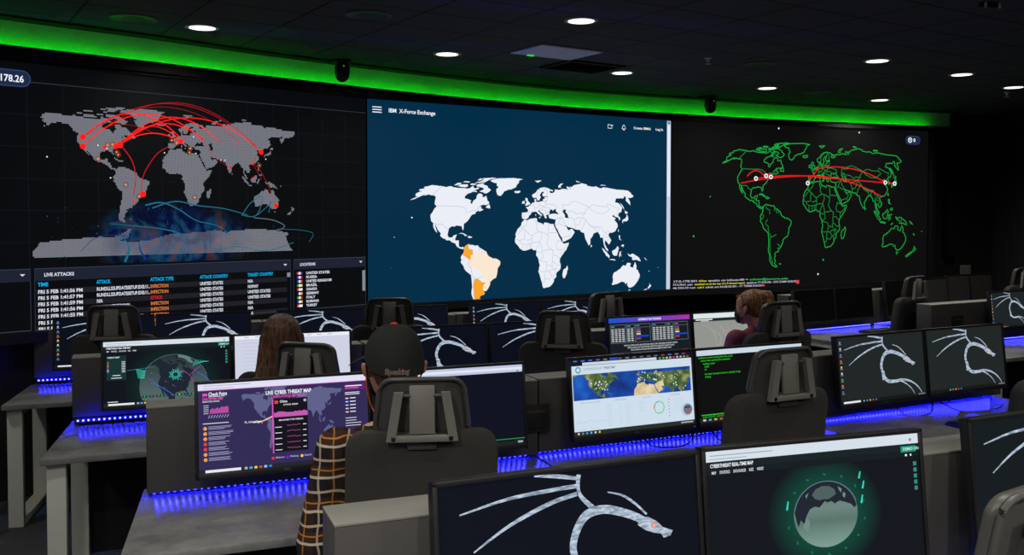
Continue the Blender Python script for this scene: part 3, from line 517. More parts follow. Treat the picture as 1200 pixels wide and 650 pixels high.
t.text('Create IBMid', 2.93 / W, zc(2.762), .024, WH, width=.225, bold=.02); t.text('Log In', 3.225 / W, zc(2.762), .024, WH, width=.1, bold=.02)
t.disc(.42 / W, zc(1.86), .007, WH); t.disc(.22 / W, zc(1.42), .004, glow((60, 96, 120)))
t.build('header_links', scr)
t = Draw(W, H, 2, .0012); t.rect(1 - .058 / W, .004, 1 - .006 / W, 1, glow((196, 206, 222))); t.rect(1 - .052 / W, .03, 1 - .012 / W, .45, glow((226, 233, 246)), 1)
t.rect(1 - .05 / W, .008, 1 - .014 / W, .022, glow((110, 120, 140)), 2); t.build('scroll_bar', scr)

# ---- left
root, W, H = wall_screen('video_wall_screen', (-3.66, 5.74), (-1.25, 8.05), 'large left wall screen showing a grey dotted world map with red attack arcs')
WL = W; OFF = W - 3.31
s = Draw(W, H, 1, .0012); s.rect(0, 0, 1, 1, glow((10, 13, 16), .8)); scr = s.build('screen', root)
def aL(a): return (a + OFF) / W
m = Draw(W, H, 3, .0012); GD = glow((128, 130, 140), .95)
polys = list(LAND.values()) + [ANTARCTICA]
boxes = [(min(p[0] for p in P), max(p[0] for p in P), min(p[1] for p in P), max(p[1] for p in P), P) for P in polys]
st = 1.6; y = -95
def lmap(lo, la): return (.994 * lo / 180 + 1.625 + OFF - W / 2, 1.044 * la / 180 + 2.151 - (Z0 + Z1) / 2)
while y < 84:
    x = -178
    while x < 180:
        if any(b[0] <= x <= b[1] and b[2] <= y <= b[3] and inside(b[4], x, y) for b in boxes) and not inside(CASPIAN, x, y):
            cx, cz = lmap(x, y); e = .994 * st / 360 * .9; f = 1.044 * st / 360 * .9; yy = -3 * .0012
            m.add([(cx - e, yy, cz - f), (cx + e, yy, cz - f), (cx + e, yy, cz + f), (cx - e, yy, cz + f)], [(0, 1, 2, 3)], GD)
        x += st
    y += st
m.build('dotted_world_map', scr)
# thin background graticule
g = Draw(W, H, 2, .0012)
for k in range(14): g.rect(aL(.4 + k * .225), zc(2.75), aL(.4 + k * .225) + .0008, zc(1.53), glow((24, 28, 33)))
for k in range(6): g.rect(aL(.3), zc(2.75 - k * .21), 1, zc(2.75 - k * .21) + .0014, glow((24, 28, 33)))
g.rect(0, zc(2.756), 1, zc(2.750), glow((40, 46, 54))); g.build('graticule', scr)
# illustration at the foot of the map: swirling blue artwork
def art_mat():
    mm = bpy.data.materials.new('blue_swirl_artwork'); mm.use_nodes = True; N, L = nodes(mm)
    for n_ in list(N): N.remove(n_)
    out = N.new('ShaderNodeOutputMaterial'); mix = N.new('ShaderNodeMixShader'); tr = N.new('ShaderNodeBsdfTransparent'); em = N.new('ShaderNodeEmission')
    tc = N.new('ShaderNodeTexCoord'); n = N.new('ShaderNodeTexNoise'); n.inputs['Scale'].default_value = 4.5; n.inputs['Distortion'].default_value = 1.6; n.inputs['Detail'].default_value = 5
    r = N.new('ShaderNodeValToRGB'); r.color_ramp.elements[0].color = lin((4, 10, 34)); r.color_ramp.elements[0].position = .32
    for p_, c_ in ((.46, (12, 30, 96)), (.56, (24, 88, 130)), (.66, (120, 58, 62)), (.8, (150, 110, 90))):
        e_ = r.color_ramp.elements.new(p_); e_.color = lin(c_)
    g = N.new('ShaderNodeTexGradient'); g.gradient_type = 'SPHERICAL'; mp = N.new('ShaderNodeMapping')
    mp.inputs['Scale'].default_value = (1 / .75, 1, 1 / .36)
    n2 = N.new('ShaderNodeTexNoise'); n2.inputs['Scale'].default_value = 6; mu = N.new('ShaderNodeMath'); mu.operation = 'MULTIPLY'
    mr = N.new('ShaderNodeMapRange'); mr.inputs[1].default_value = .08; mr.inputs[2].default_value = .34; mr.inputs['To Max'].default_value = .6
    L.new(tc.outputs['Object'], mp.inputs[0]); L.new(mp.outputs[0], g.inputs[0]); L.new(tc.outputs['Object'], n.inputs['Vector']); L.new(tc.outputs['Object'], n2.inputs['Vector'])
    L.new(n.outputs['Fac'], r.inputs[0]); L.new(r.outputs[0], em.inputs[0]); em.inputs[1].default_value = .8; L.new(g.outputs['Fac'], mu.inputs[0]); L.new(n2.outputs['Fac'], mu.inputs[1])
    L.new(mu.outputs[0], mr.inputs[0]); L.new(mr.outputs[0], mix.inputs[0]); L.new(tr.outputs[0], mix.inputs[1]); L.new(em.outputs[0], mix.inputs[2]); L.new(mix.outputs[0], out.inputs[0])
    return mm
art = Draw(W, H, 4, .0012); y0 = -4 * .0012
art.add([(-.8, 0, -.17), (.85, 0, -.17), (.85, 0, .32), (-.8, 0, .32)], [(0, 1, 2, 3)], art_mat())
cyn = glow((30, 104, 128)); blu = glow((20, 50, 130)); pale = glow((92, 116, 130))
oa = art.build('artwork_glow', scr); oa.location = (aL(1.62) * W - W / 2, -.0046, 1.71 - (Z0 + Z1) / 2)
art = Draw(W, H, 6, .0012)
# key points measured in (metres along, height)
def AP(P): return [(aL(a), zc(z)) for a, z in P]
art.ribbon(AP([(1.45, 1.93), (1.62, 1.98), (1.80, 1.95), (2.0, 1.93), (2.2, 1.88)]), (.01, .006), cyn)
art.ribbon(AP([(1.40, 1.95), (1.52, 1.97), (1.65, 1.92), (1.78, 1.84), (1.95, 1.80), (2.05, 1.73)]), (.012, .004), cyn)
art.ribbon(AP([(1.15, 1.82), (1.35, 1.80), (1.52, 1.78), (1.66, 1.74), (1.70, 1.68)]), (.004, .012), cyn)
art.ribbon(AP([(2.15, 1.88), (2.22, 1.97), (2.32, 2.03), (2.30, 1.92), (2.25, 1.87), (2.15, 1.88)]), .007, cyn)
art.ribbon(AP([(2.28, 1.88), (2.38, 1.96), (2.40, 1.99), (2.38, 1.90)]), .006, cyn)
art.ribbon(AP([(2.25, 1.86), (2.42, 1.84), (2.52, 1.79), (2.40, 1.75), (2.2, 1.75), (2.05, 1.66)]), .006, pale)
art.ribbon(AP([(2.45, 1.77), (2.66, 1.76), (2.78, 1.73), (2.74, 1.66)]), .004, cyn)
art.ribbon(AP([(.95, 1.63), (1.05, 1.72), (1.2, 1.74), (1.4, 1.70), (1.5, 1.75)]), (.003, .008), blu)
art.ribbon(AP([(1.25, 1.55), (1.28, 1.64), (1.24, 1.73)]), (.02, .004), cyn); art.ribbon(AP([(1.4, 1.56), (1.36, 1.63), (1.35, 1.7)]), (.016, .003), blu)
art.ribbon(AP([(1.9, 1.60), (2.1, 1.64), (2.35, 1.60), (2.6, 1.66)]), (.004, .006), cyn)
for k in range(60):
    a_ = random.uniform(.7, 2.5); z_ = random.uniform(1.56, 1.95); art.disc(aL(a_), zc(z_), random.uniform(.002, .005), random.choice([cyn, blu]), 0, 5)
art.build('artwork_lines', scr)
# red arcs and city dots
arc = Draw(W, H, 9, .0012); RD = glow((255, 26, 20), 1.1); RD2 = glow((190, 22, 26)); OR = glow((240, 130, 84)); OD = glow((120, 60, 40))
def LP(lo, la): x, z = lmap(lo, la); return (x / W + .5, .5 - z / H)
def arcline(p, q, up, w, m_):
    a = LP(*p); b = LP(*q); P = [(a[0] + (b[0] - a[0]) * t, a[1] + (b[1] - a[1]) * t - up * 4 * t * (1 - t)) for t in [i / 14 for i in range(15)]]
    arc.ribbon(P, w, m_, 0, 2)
SFC, LAX, NYC, EUR, SEO = (-118, 45), (-118, 34), (-73, 38), (7, 46), (125, 38)
for w_, p, q, u, m_ in ((.012, SFC, (12, 46), .13, RD), (.006, SFC, SEO, .21, RD2), (.006, LAX, SEO, .24, RD2), (.012, LAX, (35, 52), .14, RD), (.011, NYC, SEO, .16, RD), (.012, NYC, (60, 50), .13, RD), (.011, NYC, (37, 52), .09, RD), (.012, NYC, EUR, .05, RD), (.008, NYC, EUR, .085, RD),
    (.004, SFC, (-30, 55), .05, RD2), (.004, SFC, (95, 48), .17, RD2), (.004, (37, 52), (78, 17), -.03, RD2), (.004, EUR, (90, 52), .06, RD2), (.005, (108, 24), (146, -32), .05, RD2), (.004, (60, 50), (125, 2), .06, RD2), (.006, (118, 32), (113, 22), .01, RD2)):
    arcline(p, q, u * .8, w_ * .62, m_)
arc.ribbon([LP(-70, 36), LP(-58, 20), LP(-53, 0), LP(-56, -22)], .007, RD2); arc.ribbon([LP(-46, -22), LP(-43, 2), LP(-26, 28), LP(-9, 39)], .006, RD2)
for p, r in ((SFC, .02), (LAX, .02), (NYC, .024), ((-78, 36), .018), (EUR, .018), ((-44, -21), .022), (SEO, .02), ((148, -34), .019), ((-92, 34), .013), ((37, 51), .012), ((78, 16), .01), ((90, 50), .008), ((112, 22), .01), ((-56, -30), .009), ((113, 3), .009)):
    u_, v_ = LP(*p); arc.disc(u_, v_, r, RD, 1)
for p in ((-77, 29), (-75, 26), (-100, 20), (-82, 38), (-88, 37), (-5, 47), (20, 38), (19, 33), (-66, -10), (122, 20), (-49, -24), (26, -24), (2, 44)):
    u_, v_ = LP(*p); arc.ring(u_, v_, .019, .004, OD, 1); arc.disc(u_, v_, .008, OR, 1)
for p in ((-100, 36), (-89, 33), (-15, 31), (25, 53), (64, 25), (70, 25), (132, 29), (28, 32), (-160, 20), (-85, -2)):
    u_, v_ = LP(*p); arc.disc(u_, v_, .005, WH, 2)
arc.build('attack_arcs', scr)
# address pill
p = Draw(W, H, 3, .0012); PB = glow((46, 66, 106)); PD = glow((30, 42, 72))
def pill(d, a0, a1, z0, z1, m_, l=0):
    r = (z1 - z0) / 2; P = [(a0 - W / 2, z0 - (Z0 + Z1) / 2)]
    for k in range(9):
        an = -math.pi / 2 + math.pi * k / 8; P.append((a1 - r + math.cos(an) * r - W / 2, (z0 + z1) / 2 + math.sin(an) * r - (Z0 + Z1) / 2))
    for k in range(9):
        an = math.pi / 2 + math.pi * k / 8; P.append((a0 + r + math.cos(an) * r - W / 2, (z0 + z1) / 2 + math.sin(an) * r - (Z0 + Z1) / 2))
    d.poly(P[1:], m_, l)
pill(p, .02, .652 + OFF, 2.715, 2.825, PB); pill(p, .026, .645 + OFF, 2.722, 2.818, PD, 1)
p.text('.178.26', aL(.448), zc(2.746), .043, WH, 2, width=.160, bold=.02); p.text('24', aL(.375), zc(2.746), .043, WH, 2, width=.06, bold=.02); p.text('104.27', aL(.13), zc(2.744), .047, WH, 2, width=.27, bold=.02) if False else None
p.build('address_badge', scr)
# tables
tb = Draw(W, H, 2, .0012); HD = glow((30, 34, 50)); LN = glow((50, 60, 78)); RW = glow((32, 31, 38)); CY = glow((0, 176, 236)); TX = glow((216, 220, 232)); ORG = glow((214, 120, 62)); RT = glow((214, 24, 44))
def panel(a0, a1, title):
    u0, u1 = aL(a0), aL(a1)
    tb.rect(u0, zc(1.52), u1, zc(1.44), HD); tb.rect(u0, zc(1.525), u1, zc(1.52), LN); tb.rect(u0, zc(1.118), u1, zc(1.112), LN)
    tb.rect(u0, zc(1.52), u0 + .001, zc(1.115), LN); tb.rect(u1 - .001, zc(1.52), u1, zc(1.115), LN)
    if title: tb.text(title, u0 + .018, zc(1.470), .022, TX, 1, bold=.03, width=.0160 * len(title))
    tb.add([tb.pt(u1 - .02, zc(1.49), 1), tb.pt(u1 - .01, zc(1.49), 1), tb.pt(u1 - .015, zc(1.475), 1)], [(0, 1, 2)], TX)
panel(-.28, .632, None); panel(.655, 2.575, 'LIVE ATTACKS'); panel(2.598, 3.30, 'LOCATIONS')
cols = [(.675, 'TIME'), (1.32, 'ATTACK'), (1.82, 'ATTACK TYPE'), (2.17, 'ATTACK COUNTRY'), (2.385 - .06, 'TARGET COUNTRY')]
cols = [(.675, 'TIME', .065), (1.055, 'ATTACK', .095), (1.432, 'ATTACK TYPE', .17), (1.806, 'ATTACK COUNTRY', .225), (2.196, 'TARGET COUNTRY', .22)]
for a_, h_, w_ in cols: tb.text(h_, aL(a_), zc(1.405), .024, CY, 1, width=w_, bold=.03)
rows = [('FRI 5 FEB 1:41:56 PM', 'RUNDLL32UPDATESETUP.EXE:11..', 'INFECTION', 'UNITED STATES', 'N/A'), ('FRI 5 FEB 1:41:57 PM', 'RUNDLL32UPDATESETUP.EXE:11..', 'INFECTION', 'UNITED STATES', 'NORWAY'),
 ('FRI 5 FEB 1:41:59 PM', 'N/A', 'ATTACK', 'UNITED STATES', 'UNITED STATES'), ('FRI 5 FEB 1:41:56 PM', 'TROJAN.AGENT.DOWN', 'INFECTION', 'UNITED STATES', 'UNITED STATES'), ('FRI 5 FEB 1:41:55 PM', 'N/A', 'INFECTION', 'UNITED STATES', 'N/A'),
 ('FRI 5 FEB 1:41:55 PM', 'RUNDLL32UPDATESETUP.TOOL.', 'INFECTION', 'UNITED STATES', 'N/A'), ('FRI 5 FEB 1:41:54 PM', 'N/A', 'INFECTION', 'RUSSIA', 'N/A')]
for i, r_ in enumerate(rows):
    z_ = 1.362 - i * .0415
    if i % 2 == 0: tb.rect(aL(.665), zc(z_ + .024), aL(2.54), zc(z_ - .012), RW)
    for (a_, h_, w_), s_ in zip(cols, r_):
        mm = TX if a_ != 1.432 else (RT if s_ == 'ATTACK' else ORG)
        ww = {'.675': 0}.get('x', None)
        k_ = {0: .0143, 1: .0133, 2: .0146, 3: .0142, 4: .0150}[cols.index((a_, h_, w_))]
        tb.text(s_, aL(a_), zc(z_ - .006), .023, mm, 1, width=k_ * len(s_), bold=.03)
FL = [((230, 60, 60), (60, 80, 170)), ((60, 60, 200), (210, 40, 50)), ((60, 70, 160), (220, 60, 70)), ((30, 150, 60), (230, 220, 60)), ((220, 40, 50), (240, 240, 240)), ((40, 40, 40), (230, 170, 40)), ((30, 150, 70), (210, 50, 50)), ((40, 60, 190), (230, 190, 50)), ((230, 60, 60), (240, 240, 240))]
for i, nm in enumerate(['UNITED STATES', 'RUSSIA', 'UNITED KINGDOM', 'BRAZIL', 'CANADA', 'GERMANY', 'ITALY', 'ROMANIA', 'TURKEY']):
    z_ = 1.40 - i * .033
    tb.rect(aL(2.63), zc(z_ + .02), aL(2.655), zc(z_), glow(FL[i][0]), 1); tb.rect(aL(2.655), zc(z_ + .02), aL(2.68), zc(z_), glow(FL[i][1]), 1); tb.rect(aL(2.645), zc(z_ + .02), aL(2.663), zc(z_), G1, 2)
    tb.text(nm, aL(2.715), zc(z_), .02, TX, 1, width=.0172 * len(nm), bold=.03)
tb.rect(aL(3.265), zc(1.41), aL(3.295), zc(1.235), glow((130, 138, 152)), 1); tb.rect(aL(2.54), zc(1.42), aL(2.57), zc(1.385), glow((130, 138, 152)), 1)
tb.build('attack_tables', scr)

# ---- right
root, W, H = wall_screen('video_wall_screen', (1.68, 9.895), (4.93, 11.15), 'large black right wall screen with a green outline world map and red lines')
s = Draw(W, H, 1, .0012); s.rect(0, 0, 1, 1, glow((15, 15, 15), .8)); scr = s.build('screen', root)
m = Draw(W, H, 2, .0012); GR = glow((20, 172, 66)); GR2 = glow((16, 140, 56))
def rmap(lo, la):
    q = robinson(lo, la); return (1.604 * q[0] + 1.837 - W / 2, 1.653 * q[1] + 1.879 - (Z0 + Z1) / 2)
for k, P in LANDW.items():
    Q = [rmap(*p) for p in P]; m.ribbon(Q + [Q[0]], .0095, GR, 0, 0, False)
for b in BRD: m.ribbon([rmap(*p) for p in b], .008, GR2, 0, 0, False)
Q = [rmap(*p) for p in CASPIAN]; m.ribbon(Q + [Q[0]], .01, GR, 0, 0, False)
m.build('outline_world_map', scr)
arc = Draw(W, H, 3, .0012); RL = glow((226, 24, 26))
def RP(lo, la): x, z = rmap(lo, la); return (x / W + .5, .5 - z / H)
def rl(p, q, up, w=.013):
    a = RP(*p); b = RP(*q); arc.ribbon([(a[0] + (b[0] - a[0]) * t, a[1] + (b[1] - a[1]) * t - up * 4 * t * (1 - t)) for t in [i / 14 for i in range(15)]], w, RL, 0, 2)
rl((-116, 34), (0, 43), .012); rl((-95, 39), (5, 42), .012); rl((-2, 42), (137, 36), -.0); rl((4, 51), (121, 37), .045); rl((0, 43), (110, 21), .03); rl((-8, 38), (6, 51), .0); rl((-110, 41), (-80, 40), .04); rl((-82, 40), (-72, 44), .01)
for p_ in ((-95, 39), (-80, 42), (-72, 41), (-11, 35), (121, 37), (137, 36)):
    u_, v_ = RP(*p_); arc.disc(u_, v_, .026, WH, 1); arc.disc(u_, v_, .011, glow((20, 20, 20)), 2)
arc.build('red_link_lines', scr)
t = Draw(W, H, 2, .0012)
pill(t, 3.14, 3.36, 2.715, 2.815, PB); pill(t, 3.147, 3.353, 2.722, 2.808, PD, 1) ; t.disc(3.205 / W, zc(2.765), .032, G1, 2); t.disc(3.205 / W, zc(2.765), .02, PD, 3); t.disc(3.205 / W, zc(2.768), .01, G1, 4); t.text('0', 3.255 / W, zc(2.745), .04, WH, 2, bold=.03)
t.build('viewer_badge', scr)
t = Draw(W, H, 2, .0012); YL = glow((214, 206, 50)); TG = glow((30, 190, 80)); GY = glow((190, 190, 214))
for i, segs in enumerate([[('17.0.178.201 ', GY, .36), ('ddos', YL, .12), ('speaks on infosec:80 = ', GY, .62), ('admin@secure.edu', TG, .62)], [('77.4.78.61 user ', GY, .30), ('attacked on at the top of a 5-thread report', YL, .78), ('speaks at 17.14.35.256 - DTS COMO EUROPE', GY, .82)],
    [('46.224.33 just ', GY, .34), ('udp1', YL, .1), ('admin got 64.68.20.201 - IT TEAM DADEE', GY, .9)], [('1.218.18.76 user ', GY, .34), ('tcp_headset', TG, .3), ('speaks on 120.20.78.104 - DTS pwd ftp_session', GY, .9)]]):
    a_ = .02; z_ = 1.172 - i * .035
    for s_, mm, w_ in segs: t.text(s_, a_ / W, zc(z_), .02, mm, width=w_ * .82, bold=.02); a_ += w_ * .82 + .02
    t.build('log_line', scr); t = Draw(W, H, 2, .0012)
t.rect(1.60 / W, zc(1.16), 1.64 / W, zc(1.12), glow((230, 60, 60)), 1); t.rect(1.14 / W, zc(1.12), 1.18 / W, zc(1.085), glow((230, 60, 60)), 1)
for a_, z_ in ((1.35, 2.84), (2.46, 2.83), (1.9, 1.22)): t.disc(a_ / W, zc(z_), .01, G1)
for a_, z_ in ((.27, 1.66), (1.97, 1.38)): t.disc(a_ / W, zc(z_), .01, TG)
t.build('flags_and_specks', scr)

# frame that runs round the whole video wall
fr = MB(); pts = [Vector((-3.70, 5.70)), Vector((-1.25, 8.05)), Vector((1.675, 9.89)), Vector((4.97, 11.165))]
for z0_, z1_ in ((Z0 - .07, Z0 - .002), (Z1 + .002, Z1 + .04)):
    slab(fr, offs(pts, .03), offs(pts, -.05), z0_, z1_, M_BLACK)
for q in (pts[3],):
    fr.box((q.x + .005, q.y - .01, (Z0 + Z1) / 2), (.05, .09, H + .1), M_BLACK, 0, Matrix.Rotation(.37, 4, 'Z'))
fr.box((pts[0].x - .02, pts[0].y - .02, (Z0 + Z1) / 2), (.05, .09, H + .1), M_BLACK, 0, Matrix.Rotation(.76, 4, 'Z'))
tag(fr.build('video_wall_frame'), 'thin black frame running round all three wall screens', 'frame')

# ================================================================== CEILING FITTINGS
def downlight(x, y, lit, label, group, power=None):
    r = empty('ceiling_downlight', (x, y, CEIL), 0, label, 'ceiling light', group)
    b = MB(); b.lathe([(.112, 0), (.112, -.004), (.1, -.008), (.088, -.006), (.088, .0)], M_FRAME if lit else M_BLACK, n=28); b.build('trim_ring', r)
    b = MB(); b.lathe([(.088, -.0055), (.06, -.007), (.0005, -.008)], glow((255, 250, 240), 2.2), n=24); b.build('lens', r)
    l = bpy.data.lights.new('downlight_lamp', 'SPOT'); l.energy = power or LAMP_POWER; l.spot_size = math.radians(150); l.spot_blend = .9; l.shadow_soft_size = .08
    l.color = (1, .95, .87); lo = bpy.data.objects.new('lamp', l); COL.objects.link(lo); lo.parent = r; lo.location = (0, 0, -.03)
    return r
DL = [(-2.115, 6.451, 'round ceiling downlight nearest the left end of the green strip'), (.456, 6.228, 'large bright round downlight at top centre of the ceiling'), (-.515, 7.495, 'round ceiling downlight left of the pale ceiling panel'),
 (.988, 8.468, 'round ceiling downlight just right of the black ceiling grille'), (2.564, 9.476, 'small downlight right of the right-hand camera dome, near the green strip'), (3.027, 7.821, 'leftmost downlight of the descending line of three at upper right'),
 (4.085, 8.569, 'middle downlight of the descending line of three at upper right'), (4.075, 10.444, 'small downlight just above the right end of the green strip'), (5.009, 9.414, 'rightmost downlight of the line of three, at the picture edge')]
for x, y, l in DL: downlight(x, y, True, l, 'lit round ceiling downlights')
for x, y, p, w in ((-3.6, 4.2, 1, 'over the left aisle beside the row of desk ends'), (-1.3, 3.0, 1, 'over the man in the plaid shirt'), (.9, 2.2, 1, 'over the nearest pair of monitors'), (2.9, 4.0, 1, 'over the second row at right'), (4.6, 5.4, 1, 'over the far right desks'),
        (-2.6, .2, 3, 'behind the nearest row, at left, added as fill'), (-.9, .5, 3, 'behind the nearest row, left of the middle, added as fill'), (.7, -.4, 3, 'behind the nearest row, in the middle, added as fill'), (2.3, .4, 3, 'behind the nearest row, right of the middle, added as fill'), (3.9, 1.4, 3, 'behind the nearest row, at right, added as fill'),
        (-1.8, -1.8, 3, 'near the rear wall, at left, added as fill'), (.2, -2.2, 3, 'near the rear wall, in the middle, added as fill'), (2.4, -1.8, 3, 'near the rear wall, at right, added as fill')):  # rear lamps added out of view to brighten camera-facing surfaces
    downlight(x, y, True, 'round lit downlight in the ceiling ' + w, 'downlights over the near side of the room', LAMP_POWER if p == 1 else REAR_FILL_POWER)
for x, y, l in ((-2.459, 6.148, 'dark round speaker grille left of the leftmost downlight'), (-.922, 6.044, 'dark round speaker grille at the top edge left of centre'), (3.185, 9.801, 'dim round speaker grille between two small downlights near the right strip end'), (2.09, 7.996, 'small dim round grille right of the hanging sensor')):
    r = empty('ceiling_speaker', (x, y, CEIL), 0, l, 'ceiling speaker', 'round ceiling speakers')
    b = MB(); b.lathe([(.15, 0), (.15, -.006), (.135, -.009), (.13, -.006)], M_SHELL_D, n=32); b.build('rim', r)
    b = MB(); b.lathe([(.13, -.004), (.05, -.007), (.0005, -.008)], mat('speaker_mesh', (30, 32, 36), .5, noise_amt=.6, nscale=400), n=32); b.build('grille', r)
def gcell(u0, v0, name, m, label, cat):
    c = [grid_pt(u0, v0), grid_pt(u0 + 1, v0), grid_pt(u0 + 1, v0 + 1), grid_pt(u0, v0 + 1)]
    cx = sum(p[0] for p in c) / 4; cy = sum(p[1] for p in c) / 4
    r = empty(name, (cx, cy, CEIL), GYAW, label, cat)
    return r
r = gcell(0, 3, 'ceiling_air_panel', None, 'pale grey square ceiling panel with a small green light', 'ceiling panel')
b = MB(); b.box((0, 0, -.007), (GU - .03, GV - .03, .012), mat('pale_panel', (238, 240, 245), .5), .003); b.build('panel', r)
b = MB(); b.box((-.12, .19, -.016), (.06, .02, .008), glow((30, 220, 60), 1), .001); b.location = None if False else None; b.build('indicator_light', r)
r = gcell(1, 4, 'ceiling_vent', None, 'black slatted ceiling grille beside the pale panel', 'vent')
b = MB()
for sx, sy, dx, dy in ((0, GV / 2 - .02, GU - .02, .025), (0, -GV / 2 + .02, GU - .02, .025), (GU / 2 - .02, 0, .025, GV - .02), (-GU / 2 + .02, 0, .025, GV - .02)): b.box((sx, sy, -.008), (dx, dy, .014), M_PANEL)
b.build('frame', r); b = MB()
for k in range(12): b.box((0, -GV / 2 + .05 + k * .033, -.006), (GU - .06, .018, .003), M_PANEL, 0, Matrix.Rotation(.5, 4, 'X'))
b.box((0, 0, -.001), (GU - .05, GV - .05, .001), M_RUB); b.build('slats', r)
def dome(x, y, l):
    r = empty('dome_camera', (x, y, CEIL), 0, l, 'security camera', 'dark dome cameras hanging in front of the green strip')
    b = MB(); b.lathe([(.075, 0), (.075, -.02), (.05, -.03), (.05, -.05)], M_BLACK, n=24); b.build('mount', r)
    b = MB(); b.lathe([(.056, -.045), (.062, -.06), (.062, -.12)], M_BLACK, n=24); b.build('housing', r)
    b = MB(); b.lathe([(.06, -.12), (.056, -.145), (.04, -.168), (.018, -.18), (.0005, -.183)], mat('smoked_dome', (10, 10, 12), .12), n=24); b.build('dome', r)
    b = MB(); b.box((-.1, 0, -.015), (.08, .05, .025), M_BLACK, .005); b.build('junction_box', r)
    b = MB(); b.box((.025, -.062, -.06), (.008, .004, .006), glow((150, 200, 30), 1)); b.build('status_light', r)
dome(-1.40, 7.78, 'dark dome camera in front of the green strip above the left screen'); dome(2.13, 10.12, 'dark dome camera in front of the green strip above the right screen')
for x, y, l in ((1.60, 7.70, 'small hanging ceiling sprinkler with bright tips right of centre'), (5.145, 9.801, 'small ceiling sprinkler below the rightmost downlight')):
    r = empty('sprinkler_head', (x, y, CEIL), 0, l, 'sprinkler')
    b = MB(); b.lathe([(.03, 0), (.03, -.004), (.012, -.008), (.01, -.03)], M_STEEL, n=16); b.build('body', r)
    b = MB(); b.lathe([(.0005, -.045), (.022, -.046), (.024, -.049), (.0005, -.05)], M_STEEL, n=12); b.rod((.012, 0, -.03), (.008, 0, -.046), .002, M_STEEL, 6); b.rod((-.012, 0, -.03), (-.008, 0, -.046), .002, M_STEEL, 6); b.build('deflector', r)
r = empty('ceiling_bracket', (2.885, 5.709, CEIL), .3, 'dark bracket with two small clips at the top right ceiling edge', 'bracket')
b = MB(); b.box((0, 0, -.015), (.14, .03, .03), M_PANEL, .003); b.build('rail', r); b = MB(); b.box((-.05, -.02, -.02), (.012, .012, .03), M_STEEL, .002); b.build('clip', r); b = MB(); b.box((.055, -.02, -.02), (.012, .012, .03), M_STEEL, .002); b.build('clip', r)
# wall fittings right of the screens
r = empty('column_speaker', (5.44, 11.64, 1.80), .3, 'tall narrow black column speaker on the wall right of the screens', 'speaker')
b = MB(); b.box((0, 0, 0), (.14, .1, .84), M_PANEL, .01); b.build('cabinet', r); b = MB(); b.box((0, -.053, 0), (.11, .008, .8), mat('speaker_cloth', (13, 13, 14), .95, nscale=300, noise_amt=.5), .002); b.build('grille', r)
r = empty('wall_plate', (5.665, 11.73, 1.20), .26, 'pale grey square plate on the dark wall right of the screens', 'wall plate')
b = MB(); b.box((0, -.008, 0), (.15, .016, .125), mat('grey_plate', (150, 154, 144), .6), .004); b.build('plate', r)
b = MB()
for k in (-1, 0, 1): b.box((k * .042, -.018, 0), (.028, .006, .07), mat('grey_button', (130, 134, 126), .5), .002)
b.build('rocker_switches', r)

